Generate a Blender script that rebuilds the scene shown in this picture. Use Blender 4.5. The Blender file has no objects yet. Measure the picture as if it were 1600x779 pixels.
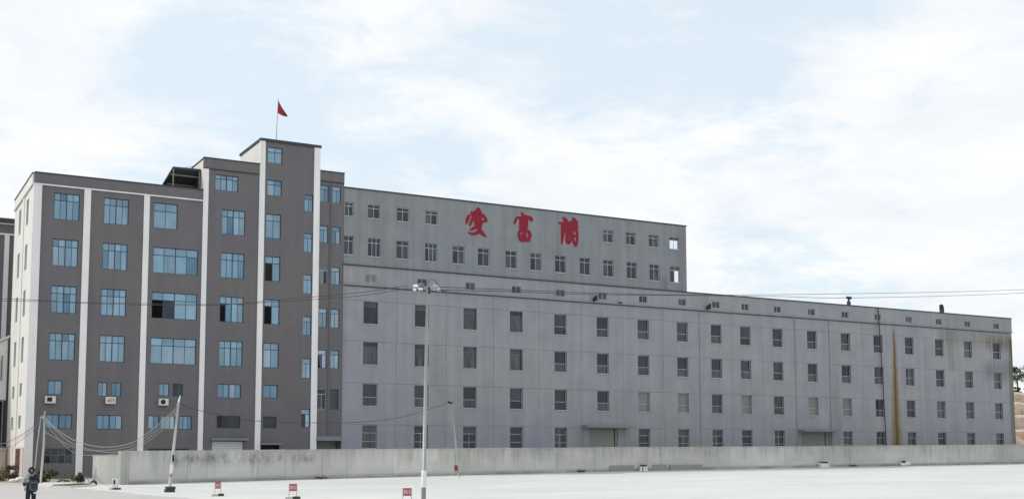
import bpy, bmesh, math, random
from mathutils import Vector, Matrix
random.seed(7)
R = math.radians
S = bpy.context.scene
COL = S.collection

# ------------------------------------------------------------------ camera
CAM_H = 2.74
YAW = 0.504182706
PITCH = 0.0941019976
cam_d = bpy.data.cameras.new('camera')
cam = bpy.data.objects.new('camera', cam_d)
COL.objects.link(cam)
cam.location = (0, 0, CAM_H)
cam.rotation_euler = (math.pi / 2 + PITCH, 0.001, -YAW)
cam_d.sensor_width = 36.0
cam_d.lens = 1875.387 / 1600 * 36
cam_d.shift_y = (537.34 - 389.5) / 1600
cam_d.clip_start = 0.3
cam_d.clip_end = 5000
S.camera = cam

# ------------------------------------------------------------------ light, sky, exposure
SUN_EL = R(47)
SUN_DIR = Vector((-0.875 * math.cos(SUN_EL), 0.483 * math.cos(SUN_EL), math.sin(SUN_EL)))
sun_d = bpy.data.lights.new('sun', 'SUN')
sun_d.energy = 2.2
sun_d.angle = R(0.5)
sun_d.color = (1.0, 0.95, 0.88)
sun = bpy.data.objects.new('sun', sun_d)
COL.objects.link(sun)
sun.location = (-60, 60, 90)
sun.rotation_euler = SUN_DIR.to_track_quat('Z', 'Y').to_euler()

S.view_settings.view_transform = 'Standard'
S.view_settings.look = 'None'
S.view_settings.exposure = 0.30
S.view_settings.gamma = 1.0
S.view_settings.use_curve_mapping = False


class NT:
    """small helper for node trees"""
    def __init__(self, tree):
        self.t = tree
        self.n = tree.nodes
        self.l = tree.links

    def node(self, kind, **kw):
        nd = self.n.new(kind)
        for k, v in kw.items():
            setattr(nd, k, v)
        return nd

    def link(self, a, b):
        self.l.new(a, b)

    def val(self, sock, v):
        if hasattr(v, 'is_output') or isinstance(v, bpy.types.NodeSocket):
            self.l.new(v, sock)
        else:
            sock.default_value = v

    def math(self, op, a, b=0.0, clamp=False):
        nd = self.node('ShaderNodeMath', operation=op)
        nd.use_clamp = clamp
        self.val(nd.inputs[0], a)
        self.val(nd.inputs[1], b)
        return nd.outputs[0]

    def mixc(self, fac, a, b, blend='MIX'):
        nd = self.node('ShaderNodeMix', data_type='RGBA', blend_type=blend)
        self.val(nd.inputs[0], fac)
        self.val(nd.inputs[6], a)
        self.val(nd.inputs[7], b)
        return nd.outputs[2]

    def noise(self, vec, scale, detail=4, rough=0.55, dist=0.0):
        nd = self.node('ShaderNodeTexNoise')
        nd.inputs['Scale'].default_value = scale
        nd.inputs['Detail'].default_value = detail
        nd.inputs['Roughness'].default_value = rough
        nd.inputs['Distortion'].default_value = dist
        if vec is not None:
            self.link(vec, nd.inputs['Vector'])
        return nd.outputs['Fac']

    def mapr(self, v, a, b, c=0.0, d=1.0, smooth=False):
        nd = self.node('ShaderNodeMapRange')
        if smooth:
            nd.interpolation_type = 'SMOOTHSTEP'
        self.val(nd.inputs[0], v)
        for i, x in enumerate((a, b, c, d)):
            nd.inputs[i + 1].default_value = x
        return nd.outputs[0]

    def vmul(self, vec, s):
        nd = self.node('ShaderNodeVectorMath', operation='MULTIPLY')
        self.link(vec, nd.inputs[0])
        nd.inputs[1].default_value = s
        return nd.outputs[0]

    def sep(self, vec):
        nd = self.node('ShaderNodeSeparateXYZ')
        self.link(vec, nd.inputs[0])
        return nd.outputs


def c4(c):
    return (c[0], c[1], c[2], 1.0)


def build_world():
    w = bpy.data.worlds.new('World')
    S.world = w
    w.use_nodes = True
    t = NT(w.node_tree)
    t.n.clear()
    out = t.node('ShaderNodeOutputWorld')
    sky = t.node('ShaderNodeTexSky')
    sky.sky_type = 'NISHITA'
    sky.sun_disc = False
    sky.sun_elevation = SUN_EL
    sky.sun_rotation = math.atan2(SUN_DIR.x, SUN_DIR.y)
    sky.altitude = 50
    sky.air_density = 1.0
    sky.dust_density = 2.0
    bg1 = t.node('ShaderNodeBackground')
    bg1.inputs[1].default_value = 0.13
    t.link(sky.outputs[0], bg1.inputs[0])
    # clouds: a flat layer overhead, sampled by direction, thickening to a veil at the horizon
    tc = t.node('ShaderNodeTexCoord')
    nrm = t.node('ShaderNodeVectorMath', operation='NORMALIZE')
    t.link(tc.outputs['Generated'], nrm.inputs[0])
    x, y, z = t.sep(nrm.outputs[0])
    zz = t.math('ADD', t.math('MAXIMUM', z, 0.0), 0.13)
    comb = t.node('ShaderNodeCombineXYZ')
    t.link(t.math('DIVIDE', x, zz), comb.inputs[0])
    t.link(t.math('DIVIDE', y, zz), comb.inputs[1])
    big = t.noise(comb.outputs[0], 0.9, 8, 0.60, 0.35)
    fine = t.noise(comb.outputs[0], 3.6, 8, 0.66, 0.4)
    cov = t.math('ADD', t.math('MULTIPLY', t.math('SUBTRACT', big, 0.5), 1.3), t.math('MULTIPLY', t.math('SUBTRACT', fine, 0.5), 1.0))
    cov = t.math('ADD', cov, 0.53)
    # large cloud fields and clear gaps, placed by direction (centre, width, amount)
    for (dx, dy, dz, k, a) in SKY_FIELDS:
        d = t.node('ShaderNodeVectorMath', operation='DOT_PRODUCT')
        t.link(nrm.outputs[0], d.inputs[0])
        v = Vector((dx, dy, dz)).normalized()
        d.inputs[1].default_value = v
        g = t.math('POWER', t.math('MAXIMUM', d.outputs['Value'], 0.0), k)
        cov = t.math('ADD', cov, t.math('MULTIPLY', g, a))
    fac = t.mapr(cov, 0.36, 0.70, 0.0, 1.0, True)
    # a thin bright veil everywhere, white clouds in it with slightly shaded bodies
    shade = t.noise(comb.outputs[0], 2.2, 8, 0.66, 0.3)
    cloud = t.mixc(t.mapr(shade, 0.3, 0.7), c4((0.83, 0.865, 0.91)), c4((1.0, 1.0, 1.0)))
    col = t.mixc(fac, c4((0.795, 0.90, 0.97)), cloud)
    fac = t.math('ADD', 0.80, t.math('MULTIPLY', fac, 0.18))
    bg2 = t.node('ShaderNodeBackground')
    t.link(col, bg2.inputs[0])
    bg2.inputs[1].default_value = 0.86
    mx = t.node('ShaderNodeMixShader')
    t.link(fac, mx.inputs[0])
    t.link(bg1.outputs[0], mx.inputs[1])
    t.link(bg2.outputs[0], mx.inputs[2])
    t.link(mx.outputs[0], out.inputs[0])


SKY_FIELDS = [
    (0.160, 0.931, 0.329, 300.0, 0.14),    # cloud high on the left
    (0.113, 0.965, 0.236, 200.0, 0.20),    # cloud low on the left
    (0.258, 0.921, 0.291, 240.0, -0.12),   # clear band behind the flag
    (0.382, 0.865, 0.326, 300.0, 0.20),    # big cloud in the middle
    (0.392, 0.885, 0.250, 500.0, -0.20),   # gap under it
    (0.510, 0.816, 0.273, 200.0, 0.12),    # the cloud trails right
    (0.616, 0.725, 0.307, 900.0, -0.15),   # blue hole high on the right
    (0.508, 0.784, 0.357, 700.0, -0.06),   # and above the cloud
    (0.726, 0.625, 0.286, 300.0, 0.14),    # cloud at the right
    (0.76, 0.58, 0.18, 25.0, 0.12),        # veil on the right
]
build_world()

# ------------------------------------------------------------------ materials
MATS = {}


def mat(name, col, rough=0.85, metal=0.0, spec=0.3):
    if name in MATS:
        return MATS[name]
    m = bpy.data.materials.new(name)
    m.use_nodes = True
    t = NT(m.node_tree)
    b = t.n['Principled BSDF']
    tc = t.node('ShaderNodeNewGeometry')
    n = t.noise(tc.outputs['Position'], 9.0, 4, 0.6)
    f = t.mapr(n, 0.3, 0.7, 0.88, 1.12)
    t.link(t.mixc(1.0, c4(col), f, 'MULTIPLY'), b.inputs['Base Color'])
    b.inputs['Roughness'].default_value = rough
    b.inputs['Metallic'].default_value = metal
    b.inputs['Specular IOR Level'].default_value = spec
    MATS[name] = m
    return m


def box_mask(t, X, Z, x0, x1, z0, z1, soft):
    """soft box mask in facade coordinates"""
    a = t.mapr(X, x0 - soft, x0 + soft, 0, 1, True)
    b = t.mapr(X, x1 - soft, x1 + soft, 1, 0, True)
    c = t.mapr(Z, z0 - soft, z0 + soft, 0, 1, True)
    d = t.mapr(Z, z1 - soft, z1 + soft, 1, 0, True)
    return t.math('MULTIPLY', t.math('MULTIPLY', a, b), t.math('MULTIPLY', c, d))


def plaster(name, col, tint_a, tint_b, streak=0.14, blotch=0.10, stains=(), dirt=(0.1, 0.085, 0.06), rough=0.9, rnd=0.0, rust=None):
    """painted render with blotches, rain streaks and stains that have a shape of their own"""
    m = bpy.data.materials.new(name)
    m.use_nodes = True
    t = NT(m.node_tree)
    b = t.n['Principled BSDF']
    g = t.node('ShaderNodeNewGeometry')
    P = g.outputs['Position']
    X, Y, Z = t.sep(P)
    n1 = t.noise(t.vmul(P, (0.09, 0.09, 0.14)), 1.0, 5, 0.55)
    n2 = t.noise(t.vmul(P, (1.3, 1.3, 0.07)), 1.0, 5, 0.65)
    n3 = t.noise(t.vmul(P, (0.5, 0.5, 0.5)), 1.0, 6, 0.6)
    n4 = t.noise(P, 14.0, 3, 0.6)
    c = t.mixc(t.mapr(n1, 0.35, 0.65), c4(tint_a), c4(tint_b))
    c = t.mixc(1.0, c4(col), c, 'MULTIPLY')
    f = t.mapr(n2, 0.3, 0.72, 1.0 + streak * 0.5, 1.0 - streak)
    f = t.math('MULTIPLY', f, t.mapr(n3, 0.3, 0.7, 1.0 - blotch, 1.0 + blotch))
    f = t.math('MULTIPLY', f, t.mapr(n4, 0.3, 0.7, 0.96, 1.04))
    if rnd:
        oi = t.node('ShaderNodeObjectInfo')
        f = t.math('MULTIPLY', f, t.mapr(oi.outputs['Random'], 0, 1, 1 - rnd, 1 + rnd))
    c = t.mixc(1.0, c, f, 'MULTIPLY')
    for (x0, x1, z0, z1, soft, amt, scol) in stains:
        k = box_mask(t, X, Z, x0, x1, z0, z1, soft)
        s = t.noise(t.vmul(P, (2.2, 2.2, 0.16)), 1.0, 5, 0.7)
        k = t.math('MULTIPLY', k, t.mapr(s, 0.32, 0.62, 0.1, 1.0))
        k = t.math('MULTIPLY', k, amt)
        c = t.mixc(k, c, c4(scol))
    if rust:
        # a rust run that starts narrow under the ledge and spreads towards the ground
        wob = t.mapr(t.noise(t.vmul(P, (0.0, 0.0, 0.5)), 1.0, 4, 0.6), 0.3, 0.7, -0.12, 0.12)
        dx = t.math('ABSOLUTE', t.math('ADD', t.math('SUBTRACT', X, rust), wob))
        wid = t.mapr(Z, 17.6, 3.0, 0.25, 1.25)
        k = t.math('MULTIPLY', t.math('SUBTRACT', 1.0, t.math('DIVIDE', dx, wid), True), 1.35, True)
        st = t.noise(t.vmul(P, (5.0, 5.0, 0.25)), 1.0, 4, 0.7)
        k = t.math('MULTIPLY', t.math('MULTIPLY', k, t.mapr(st, 0.3, 0.6, 0.55, 1.0)), t.mapr(Z, 17.9, 16.8, 0, 1, True))
        c = t.mixc(k, c, c4((0.205, 0.125, 0.035)))
        core = t.math('SUBTRACT', 1.0, t.math('DIVIDE', dx, t.math('MULTIPLY', wid, 0.28)), True)
        c = t.mixc(t.math('MULTIPLY', core, t.mapr(Z, 17.2, 15.5, 0, 0.75, True)), c, c4((0.11, 0.06, 0.016)))
    t.link(c, b.inputs['Base Color'])
    b.inputs['Roughness'].default_value = rough
    b.inputs['Specular IOR Level'].default_value = 0.2
    bp = t.node('ShaderNodeBump')
    bp.inputs['Strength'].default_value = 0.15
    bp.inputs['Distance'].default_value = 0.02
    t.link(n4, bp.inputs['Height'])
    t.link(bp.outputs[0], b.inputs['Normal'])
    MATS[name] = m
    return m


def glass(name, col, metal, rough=0.06, vary=0.25, curtain=None):
    """window pane seen from outside: a dark tinted mirror, some with a curtain behind"""
    m = bpy.data.materials.new(name)
    m.use_nodes = True
    t = NT(m.node_tree)
    b = t.n['Principled BSDF']
    g = t.node('ShaderNodeNewGeometry')
    oi = t.node('ShaderNodeObjectInfo')
    n = t.noise(t.vmul(g.outputs['Position'], (1.2, 1.2, 0.5)), 1.0, 3, 0.5)
    f = t.math('MULTIPLY', t.mapr(n, 0.3, 0.7, 1 - vary * 0.6, 1 + vary * 0.6),
               t.mapr(oi.outputs['Random'], 0, 1, 1 - vary, 1 + vary))
    c = t.mixc(1.0, c4(col), f, 'MULTIPLY')
    if curtain:
        w = t.noise(t.vmul(g.outputs['Position'], (3.2, 3.2, 0.5)), 1.0, 4, 0.6)
        c = t.mixc(t.mapr(w, 0.38, 0.68), c, c4(curtain))
    t.link(c, b.inputs['Base Color'])
    b.inputs['Metallic'].default_value = metal
    b.inputs['Roughness'].default_value = rough
    b.inputs['Specular IOR Level'].default_value = 0.5
    bp = t.node('ShaderNodeBump')
    bp.inputs['Strength'].default_value = 0.04
    bp.inputs['Distance'].default_value = 0.05
    t.link(t.noise(g.outputs['Position'], 1.1, 2), bp.inputs['Height'])
    t.link(bp.outputs[0], b.inputs['Normal'])
    MATS[name] = m
    return m


RUST = (0.16, 0.085, 0.02)
MOULD = (0.055, 0.055, 0.045)
OLIVE = (0.15, 0.13, 0.07)
DARK = plaster('dark_grey_paint', (0.160, 0.150, 0.155), (0.97, 0.96, 1.04), (1.03, 1.03, 0.98), 0.10, 0.05)
GPALE = plaster('pale_grey_paint', (0.225, 0.235, 0.255), (0.97, 0.98, 1.04), (1.03, 1.02, 0.98), 0.10, 0.06)
WHITE = plaster('white_paint', (0.80, 0.785, 0.77), (0.98, 0.98, 1.0), (1.02, 1.01, 0.99), 0.10, 0.04)
SIDEW = plaster('side_white_paint', (0.66, 0.65, 0.62), (1, 1, 1), (1.0, 0.99, 0.97), 0.08, 0.04)
PINK = plaster('pink_white_paint', (0.60, 0.50, 0.47), (1, 1, 1), (1.0, 0.96, 0.94), 0.18, 0.08)
HALL = plaster('grey_facade_paint', (0.310, 0.307, 0.328), (0.98, 0.97, 1.04), (1.03, 1.035, 0.98), 0.12, 0.08, rust=105.85, stains=[
    (113.2, 126.3, 16.2, 18.0, 0.6, 0.45, OLIVE),
    (121.5, 126.3, 15.8, 17.4, 0.7, 0.6, (0.13, 0.09, 0.035)),
    (114.6, 115.7, 13.0, 18.0, 0.5, 0.45, OLIVE),
    (121.0, 126.2, 12.2, 14.4, 0.8, 0.45, MOULD),
    (125.4, 126.3, 3.0, 17.5, 0.35, 0.85, (0.09, 0.075, 0.02)),
    (96.2, 97.2, 4.0, 17.0, 0.5, 0.35, (0.16, 0.14, 0.13)),
    (66.4, 69.2, 2.0, 9.3, 0.7, 0.35, (0.24, 0.235, 0.2)),
    (62.0, 65.0, 2.0, 6.0, 0.8, 0.4, (0.22, 0.22, 0.17)),
    (88.0, 91.2, 2.0, 6.0, 0.8, 0.4, (0.20, 0.20, 0.16)),
    (47.0, 50.0, 6.0, 14.0, 1.2, 0.25, (0.28, 0.27, 0.24)),
])
UPPER = plaster('grey_upper_paint', (0.248, 0.257, 0.272), (0.97, 0.99, 1.03), (1.03, 1.02, 0.98), 0.16, 0.08, stains=[
    (74.6, 76.2, 19.5, 27.0, 0.6, 0.5, (0.17, 0.155, 0.14)),
    (72.8, 73.6, 19.5, 21.2, 0.3, 0.35, MOULD),
])
BAND = plaster('light_grey_parapet_paint', (0.305, 0.307, 0.325), (0.98, 0.98, 1.04), (1.03, 1.03, 0.98), 0.14, 0.06, stains=[
    (114.0, 126.3, 17.9, 20.0, 0.8, 0.35, (0.2, 0.18, 0.15)), ])
JOINT = mat('joint_grime_and_ledge_shade', (0.22, 0.225, 0.235), 0.95)
COPING = mat('dark_coping', (0.06, 0.062, 0.07), 0.8)
DIMREFG = glass('blue_glass_dim_reflection', (0.13, 0.22, 0.29), 0.65, vary=0.2)  # blue glass with a dimmer reflection put into its tint
BLUEG = glass('blue_glass', (0.215, 0.32, 0.395), 0.70, vary=0.2)
BCURT = glass('blue_glass_with_curtain', (0.205, 0.30, 0.37), 0.62, vary=0.15, curtain=(0.27, 0.34, 0.38))
PALEG = glass('pale_blue_glass', (0.26, 0.34, 0.40), 0.6)
DARKG = glass('dark_glass', (0.028, 0.034, 0.046), 0.2, 0.09, 0.4)
MIDG = glass('grey_glass', (0.045, 0.05, 0.062), 0.22, 0.13, 0.45)
CURT = glass('curtained_glass', (0.045, 0.05, 0.058), 0.2, 0.2, 0.3, curtain=(0.11, 0.11, 0.115))
BLIND = glass('blind_behind_glass', (0.19, 0.195, 0.185), 0.1, 0.35, 0.15, curtain=(0.15, 0.16, 0.16))
SHINE = glass('sky_mirror_glass', (0.88, 0.90, 0.92), 0.95, 0.05, 0.05)  # near-white mirror colour stands in for sky light seen through the block
NAVYF = mat('navy_frame', (0.03, 0.065, 0.115), 0.5)
WFRAME = mat('white_frame', (0.46, 0.47, 0.49), 0.5)
GFRAME = mat('grey_frame', (0.16, 0.18, 0.20), 0.5)
SILLM = mat('sill_render', (0.36, 0.365, 0.38), 0.9)
RED = mat('red_paint', (0.25, 0.012, 0.032), 0.7)
STEEL = mat('galvanised_steel', (0.35, 0.36, 0.35), 0.55, 0.25)
DSTEEL = mat('dark_steel', (0.05, 0.052, 0.058), 0.6)
BLACKM = mat('black_plastic', (0.018, 0.018, 0.02), 0.6)
CABLEM = mat('cable_rubber', (0.035, 0.036, 0.04), 0.7)
PCABLE = mat('pale_cable', (0.30, 0.30, 0.31), 0.6)
WPLAST = mat('white_plastic', (0.72, 0.72, 0.70), 0.5)
LAMPW = mat('lamp_casing', (0.58, 0.59, 0.60), 0.5)
ACWHITE = mat('off_white_casing', (0.62, 0.60, 0.56), 0.55)
SHUTTER = mat('white_shutter', (0.60, 0.60, 0.58), 0.6)
PCONC = mat('pole_concrete', (0.48, 0.47, 0.45), 0.9)
GCONC = mat('grey_base_paint', (0.24, 0.235, 0.225), 0.85)
BLOCKD = mat('dark_and_shaded_concrete', (0.06, 0.06, 0.055), 0.9)
BLOCKL = mat('light_and_sunlit_concrete', (0.45, 0.45, 0.42), 0.9)
GATEW = plaster('gate_white_paint', (0.66, 0.66, 0.65), (1, 1, 1), (0.98, 0.98, 0.98), 0.06, 0.03)
DOORG = mat('grey_green_door', (0.25, 0.26, 0.225), 0.8)
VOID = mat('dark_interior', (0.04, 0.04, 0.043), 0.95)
RUSTD = mat('rusty_grille', (0.22, 0.12, 0.11), 0.9)
SKIN = mat('skin', (0.42, 0.27, 0.20), 0.6)
CLOTHG = mat('pale_sunlit_grey_cloth', (0.36, 0.37, 0.36), 0.95)
CLOTHD = mat('dark_cloth', (0.028, 0.032, 0.034), 0.95)
BAGM = mat('slate_bag_cloth', (0.035, 0.04, 0.055), 0.8)
BAGL = mat('bag_piping', (0.20, 0.21, 0.24), 0.7)
BARK = mat('bark', (0.10, 0.075, 0.055), 0.95)
LEAFD = mat('dark_leaf', (0.035, 0.055, 0.028), 0.8)
LEAFG = mat('green_leaf', (0.075, 0.11, 0.04), 0.8)
DRYG = mat('dry_grass', (0.24, 0.19, 0.10), 0.95)
SOIL = mat('soil', (0.11, 0.095, 0.07), 0.95)


def concrete_wall_mat():
    m = bpy.data.materials.new('weathered_concrete')
    m.use_nodes = True
    t = NT(m.node_tree)
    b = t.n['Principled BSDF']
    g = t.node('ShaderNodeNewGeometry')
    P = g.outputs['Position']
    X, Y, Z = t.sep(P)
    oi = t.node('ShaderNodeObjectInfo')
    n1 = t.noise(t.vmul(P, (0.35, 0.35, 0.5)), 1.0, 6, 0.6)
    n2 = t.noise(t.vmul(P, (3.4, 3.4, 0.22)), 1.0, 5, 0.7)
    n3 = t.noise(P, 11.0, 4, 0.65)
    base = t.mixc(t.mapr(n1, 0.35, 0.65), c4((0.53, 0.52, 0.49)), c4((0.62, 0.60, 0.575)))
    f = t.mapr(oi.outputs['Random'], 0, 1, 0.88, 1.10)
    f = t.math('MULTIPLY', f, t.mapr(n3, 0.3, 0.7, 0.93, 1.07))
    c = t.mixc(1.0, base, f, 'MULTIPLY')
    # height above the yard
    h = t.math('SUBTRACT', Z, t.math('ADD', t.math('MULTIPLY', X, 0.00848), t.math('MULTIPLY', Y, 0.01017)))
    reach = t.noise(t.vmul(P, (0.55, 0.55, 0.0)), 1.0, 6, 0.75)
    low = t.mapr(reach, 0.32, 0.68, 2.3, -0.4)
    run = t.math('DIVIDE', t.math('SUBTRACT', h, low), 1.3, True)
    run = t.math('MULTIPLY', run, t.mapr(n2, 0.36, 0.66, 0.08, 0.5))
    patch = t.noise(t.vmul(P, (0.10, 0.10, 0.35)), 1.0, 5, 0.65)
    c = t.mixc(t.mapr(patch, 0.42, 0.62, 0, 0.55), c, t.mixc(1.0, c, c4((0.80, 0.79, 0.70)), 'MULTIPLY'))
    c = t.mixc(run, c, c4((0.17, 0.165, 0.15)))
    foot = t.math('MULTIPLY', t.mapr(h, 0.02, 0.45, 1.0, 0.0, True), t.mapr(n1, 0.35, 0.65, 0.25, 0.85))
    c = t.mixc(foot, c, c4((0.14, 0.135, 0.12)))
    # one long mould mark below the coping
    k = box_mask(t, X, h, 19.5, 31.0, 1.25, 2.0, 0.35)
    s = t.noise(t.vmul(P, (1.3, 1.3, 0.8)), 1.0, 7, 0.75)
    k = t.math('MULTIPLY', k, t.mapr(s, 0.40, 0.66, 0, 0.7))
    c = t.mixc(k, c, c4((0.075, 0.075, 0.065)))
    t.link(c, b.inputs['Base Color'])
    b.inputs['Roughness'].default_value = 0.92
    b.inputs['Specular IOR Level'].default_value = 0.15
    bp = t.node('ShaderNodeBump')
    bp.inputs['Strength'].default_value = 0.3
    bp.inputs['Distance'].default_value = 0.02
    t.link(n3, bp.inputs['Height'])
    t.link(bp.outputs[0], b.inputs['Normal'])
    return m


def ground_mat(name, col, stripes):
    m = bpy.data.materials.new(name)
    m.use_nodes = True
    t = NT(m.node_tree)
    b = t.n['Principled BSDF']
    g = t.node('ShaderNodeNewGeometry')
    P = g.outputs['Position']
    X, Y, Z = t.sep(P)
    n1 = t.noise(t.vmul(P, (0.05, 0.10, 0.1)), 1.0, 6, 0.6)
    n2 = t.noise(t.vmul(P, (0.10, 0.75, 0.1)), 1.0, 5, 0.65)
    n3 = t.noise(P, 6.0, 5, 0.65)
    n4 = t.noise(t.vmul(P, (0.8, 0.8, 0.8)), 1.0, 5, 0.7)
    f = t.math('MULTIPLY', t.mapr(n1, 0.3, 0.7, 0.90, 1.08), t.mapr(n2, 0.3, 0.7, 1 - stripes, 1 + stripes * 0.6))
    f = t.math('MULTIPLY', f, t.mapr(n3, 0.3, 0.7, 0.95, 1.05))
    f = t.math('MULTIPLY', f, t.mapr(n4, 0.56, 0.75, 1.0, 0.84))
    c = t.mixc(1.0, c4(col), f, 'MULTIPLY')
    c = t.mixc(t.mapr(n1, 0.35, 0.65), c, t.mixc(1.0, c, c4((1.0, 0.985, 0.97)), 'MULTIPLY'))
    # saw-cut joints of the slab
    if stripes > 0.03:
        for ax, sp in ((X, 6.0), (Y, 5.0)):
            fr = t.math('FRACT', t.math('DIVIDE', ax, sp), 0)
            k = t.math('LESS_THAN', t.math('ABSOLUTE', t.math('SUBTRACT', fr, 0.5)), 0.006)
            c = t.mixc(t.math('MULTIPLY', k, 0.5), c, c4((0.2, 0.2, 0.19)))
    t.link(c, b.inputs['Base Color'])
    b.inputs['Roughness'].default_value = 0.9
    b.inputs['Specular IOR Level'].default_value = 0.2
    bp = t.node('ShaderNodeBump')
    bp.inputs['Strength'].default_value = 0.2
    bp.inputs['Distance'].default_value = 0.02
    t.link(n3, bp.inputs['Height'])
    t.link(bp.outputs[0], b.inputs['Normal'])
    return m


def rock_mat():
    m = bpy.data.materials.new('cut_rock')
    m.use_nodes = True
    t = NT(m.node_tree)
    b = t.n['Principled BSDF']
    g = t.node('ShaderNodeNewGeometry')
    P = g.outputs['Position']
    n1 = t.noise(t.vmul(P, (0.5, 0.5, 1.2)), 1.0, 7, 0.65)
    n2 = t.noise(t.vmul(P, (1.6, 1.6, 0.6)), 1.0, 6, 0.7)
    c = t.mixc(t.mapr(n1, 0.35, 0.65), c4((0.42, 0.28, 0.21)), c4((0.66, 0.50, 0.37)))
    c = t.mixc(t.mapr(n2, 0.55, 0.72, 0, 0.7), c, c4((0.10, 0.065, 0.05)))
    t.link(c, b.inputs['Base Color'])
    b.inputs['Roughness'].default_value = 0.95
    return m


CONC = concrete_wall_mat()
YARD = ground_mat('yard_concrete', (0.56, 0.57, 0.55), 0.075)
ROADM = ground_mat('road_concrete', (0.44, 0.43, 0.415), 0.03)
KERBM = ground_mat('pavement_concrete', (0.55, 0.54, 0.51), 0.02)
ROCK = rock_mat()
SHELF = mat('pale_shelf_concrete', (0.70, 0.66, 0.58), 0.95)

# ------------------------------------------------------------------ mesh helpers
WPOS = {}
MESHC = {}


def link(o, parent=None, loc=(0, 0, 0)):
    COL.objects.link(o)
    loc = Vector(loc)
    if parent is not None:
        o.parent = parent
        o.location = loc - WPOS.get(parent.name, Vector((0, 0, 0)))
    else:
        o.location = loc
    WPOS[o.name] = loc
    return o


def tag(o, label=None, cat=None, group=None, kind=None):
    if label: o['label'] = label
    if cat: o['category'] = cat
    if group: o['group'] = group
    if kind: o['kind'] = kind
    return o


def empty(name, loc, label, cat, group=None):
    o = bpy.data.objects.new(name, None)
    o.empty_display_size = 0.5
    link(o, None, loc)
    return tag(o, label, cat, group)


class MB:
    def __init__(self):
        self.v = []
        self.f = []
        self.mi = []
        self.cur = 0

    def quad(self, *p):
        n = len(self.v)
        self.v += [tuple(q) for q in p]
        self.f.append(tuple(range(n, n + len(p))))
        self.mi.append(self.cur)
        return self

    def box(self, x0, x1, y0, y1, z0, z1):
        n = len(self.v)
        self.v += [(x0, y0, z0), (x1, y0, z0), (x1, y1, z0), (x0, y1, z0), (x0, y0, z1), (x1, y0, z1), (x1, y1, z1), (x0, y1, z1)]
        for q in ((0, 3, 2, 1), (4, 5, 6, 7), (0, 1, 5, 4), (1, 2, 6, 5), (2, 3, 7, 6), (3, 0, 4, 7)):
            self.f.append(tuple(n + i for i in q))
            self.mi.append(self.cur)
        return self

    def tube(self, pts, r, n=8, cap=True):
        pts = [Vector(p) for p in pts]
        rs = r if isinstance(r, (list, tuple)) else [r] * len(pts)
        base = len(self.v)
        for i, p in enumerate(pts):
            a = pts[max(i - 1, 0)]
            b = pts[min(i + 1, len(pts) - 1)]
            d = (b - a).normalized()
            up = Vector((0, 0, 1)) if abs(d.z) < 0.9 else Vector((1, 0, 0))
            u = d.cross(up).normalized()
            w = d.cross(u)
            for k in range(n):
                an = 2 * math.pi * k / n
                self.v.append(tuple(p + (u * math.cos(an) + w * math.sin(an)) * rs[i]))
        for i in range(len(pts) - 1):
            for k in range(n):
                k2 = (k + 1) % n
                self.f.append((base + i * n + k, base + i * n + k2, base + (i + 1) * n + k2, base + (i + 1) * n + k))
                self.mi.append(self.cur)
        if cap:
            self.f.append(tuple(base + k for k in range(n)))
            self.f.append(tuple(base + (len(pts) - 1) * n + k for k in range(n))[::-1])
            self.mi += [self.cur, self.cur]
        return self

    def prism(self, poly, y0, y1):
        """polygon in x,z pulled from y0 (front) to y1"""
        n = len(self.v)
        k = len(poly)
        self.v += [(x, y0, z) for x, z in poly] + [(x, y1, z) for x, z in poly]
        self.f.append(tuple(range(n, n + k)))
        self.f.append(tuple(range(n + 2 * k - 1, n + k - 1, -1)))
        self.mi += [self.cur] * 2
        for i in range(k):
            j = (i + 1) % k
            self.f.append((n + j, n + i, n + k + i, n + k + j))
            self.mi.append(self.cur)
        return self

    def slab(self, poly, t):
        """polygon given as x,y,z corner points with thickness t below"""
        n = len(self.v)
        k = len(poly)
        self.v += [tuple(p) for p in poly] + [(p[0], p[1], p[2] - t) for p in poly]
        self.f.append(tuple(range(n, n + k)))
        self.f.append(tuple(range(n + 2 * k - 1, n + k - 1, -1)))
        self.mi += [self.cur] * 2
        for i in range(k):
            j = (i + 1) % k
            self.f.append((n + i, n + k + i, n + k + j, n + j))
            self.mi.append(self.cur)
        return self

    def mesh(self, name, mats, smooth=False, fix=False):
        me = bpy.data.meshes.new(name)
        me.from_pydata(self.v, [], self.f)
        if not isinstance(mats, (list, tuple)):
            mats = [mats]
        for m in mats:
            me.materials.append(m)
        if len(mats) > 1:
            me.polygons.foreach_set('material_index', self.mi)
        if smooth:
            me.polygons.foreach_set('use_smooth', [True] * len(me.polygons))
        if fix:
            bm = bmesh.new()
            bm.from_mesh(me)
            bmesh.ops.recalc_face_normals(bm, faces=bm.faces)
            bm.to_mesh(me)
            bm.free()
        me.update()
        return me

    def build(self, name, mats, parent=None, loc=(0, 0, 0), smooth=False, fix=False):
        o = bpy.data.objects.new(name, self.mesh(name, mats, smooth, fix))
        return link(o, parent, loc)


def world_part(mb, name, mats, parent, smooth=False, fix=False):
    """mesh written in world coordinates, its origin moved to its parent's base"""
    w = WPOS.get(parent.name, Vector((0, 0, 0))) if parent else Vector((0, 0, 0))
    mb.v = [(x - w.x, y - w.y, z - w.z) for x, y, z in mb.v]
    return mb.build(name, mats, parent, w, smooth, fix)


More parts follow.
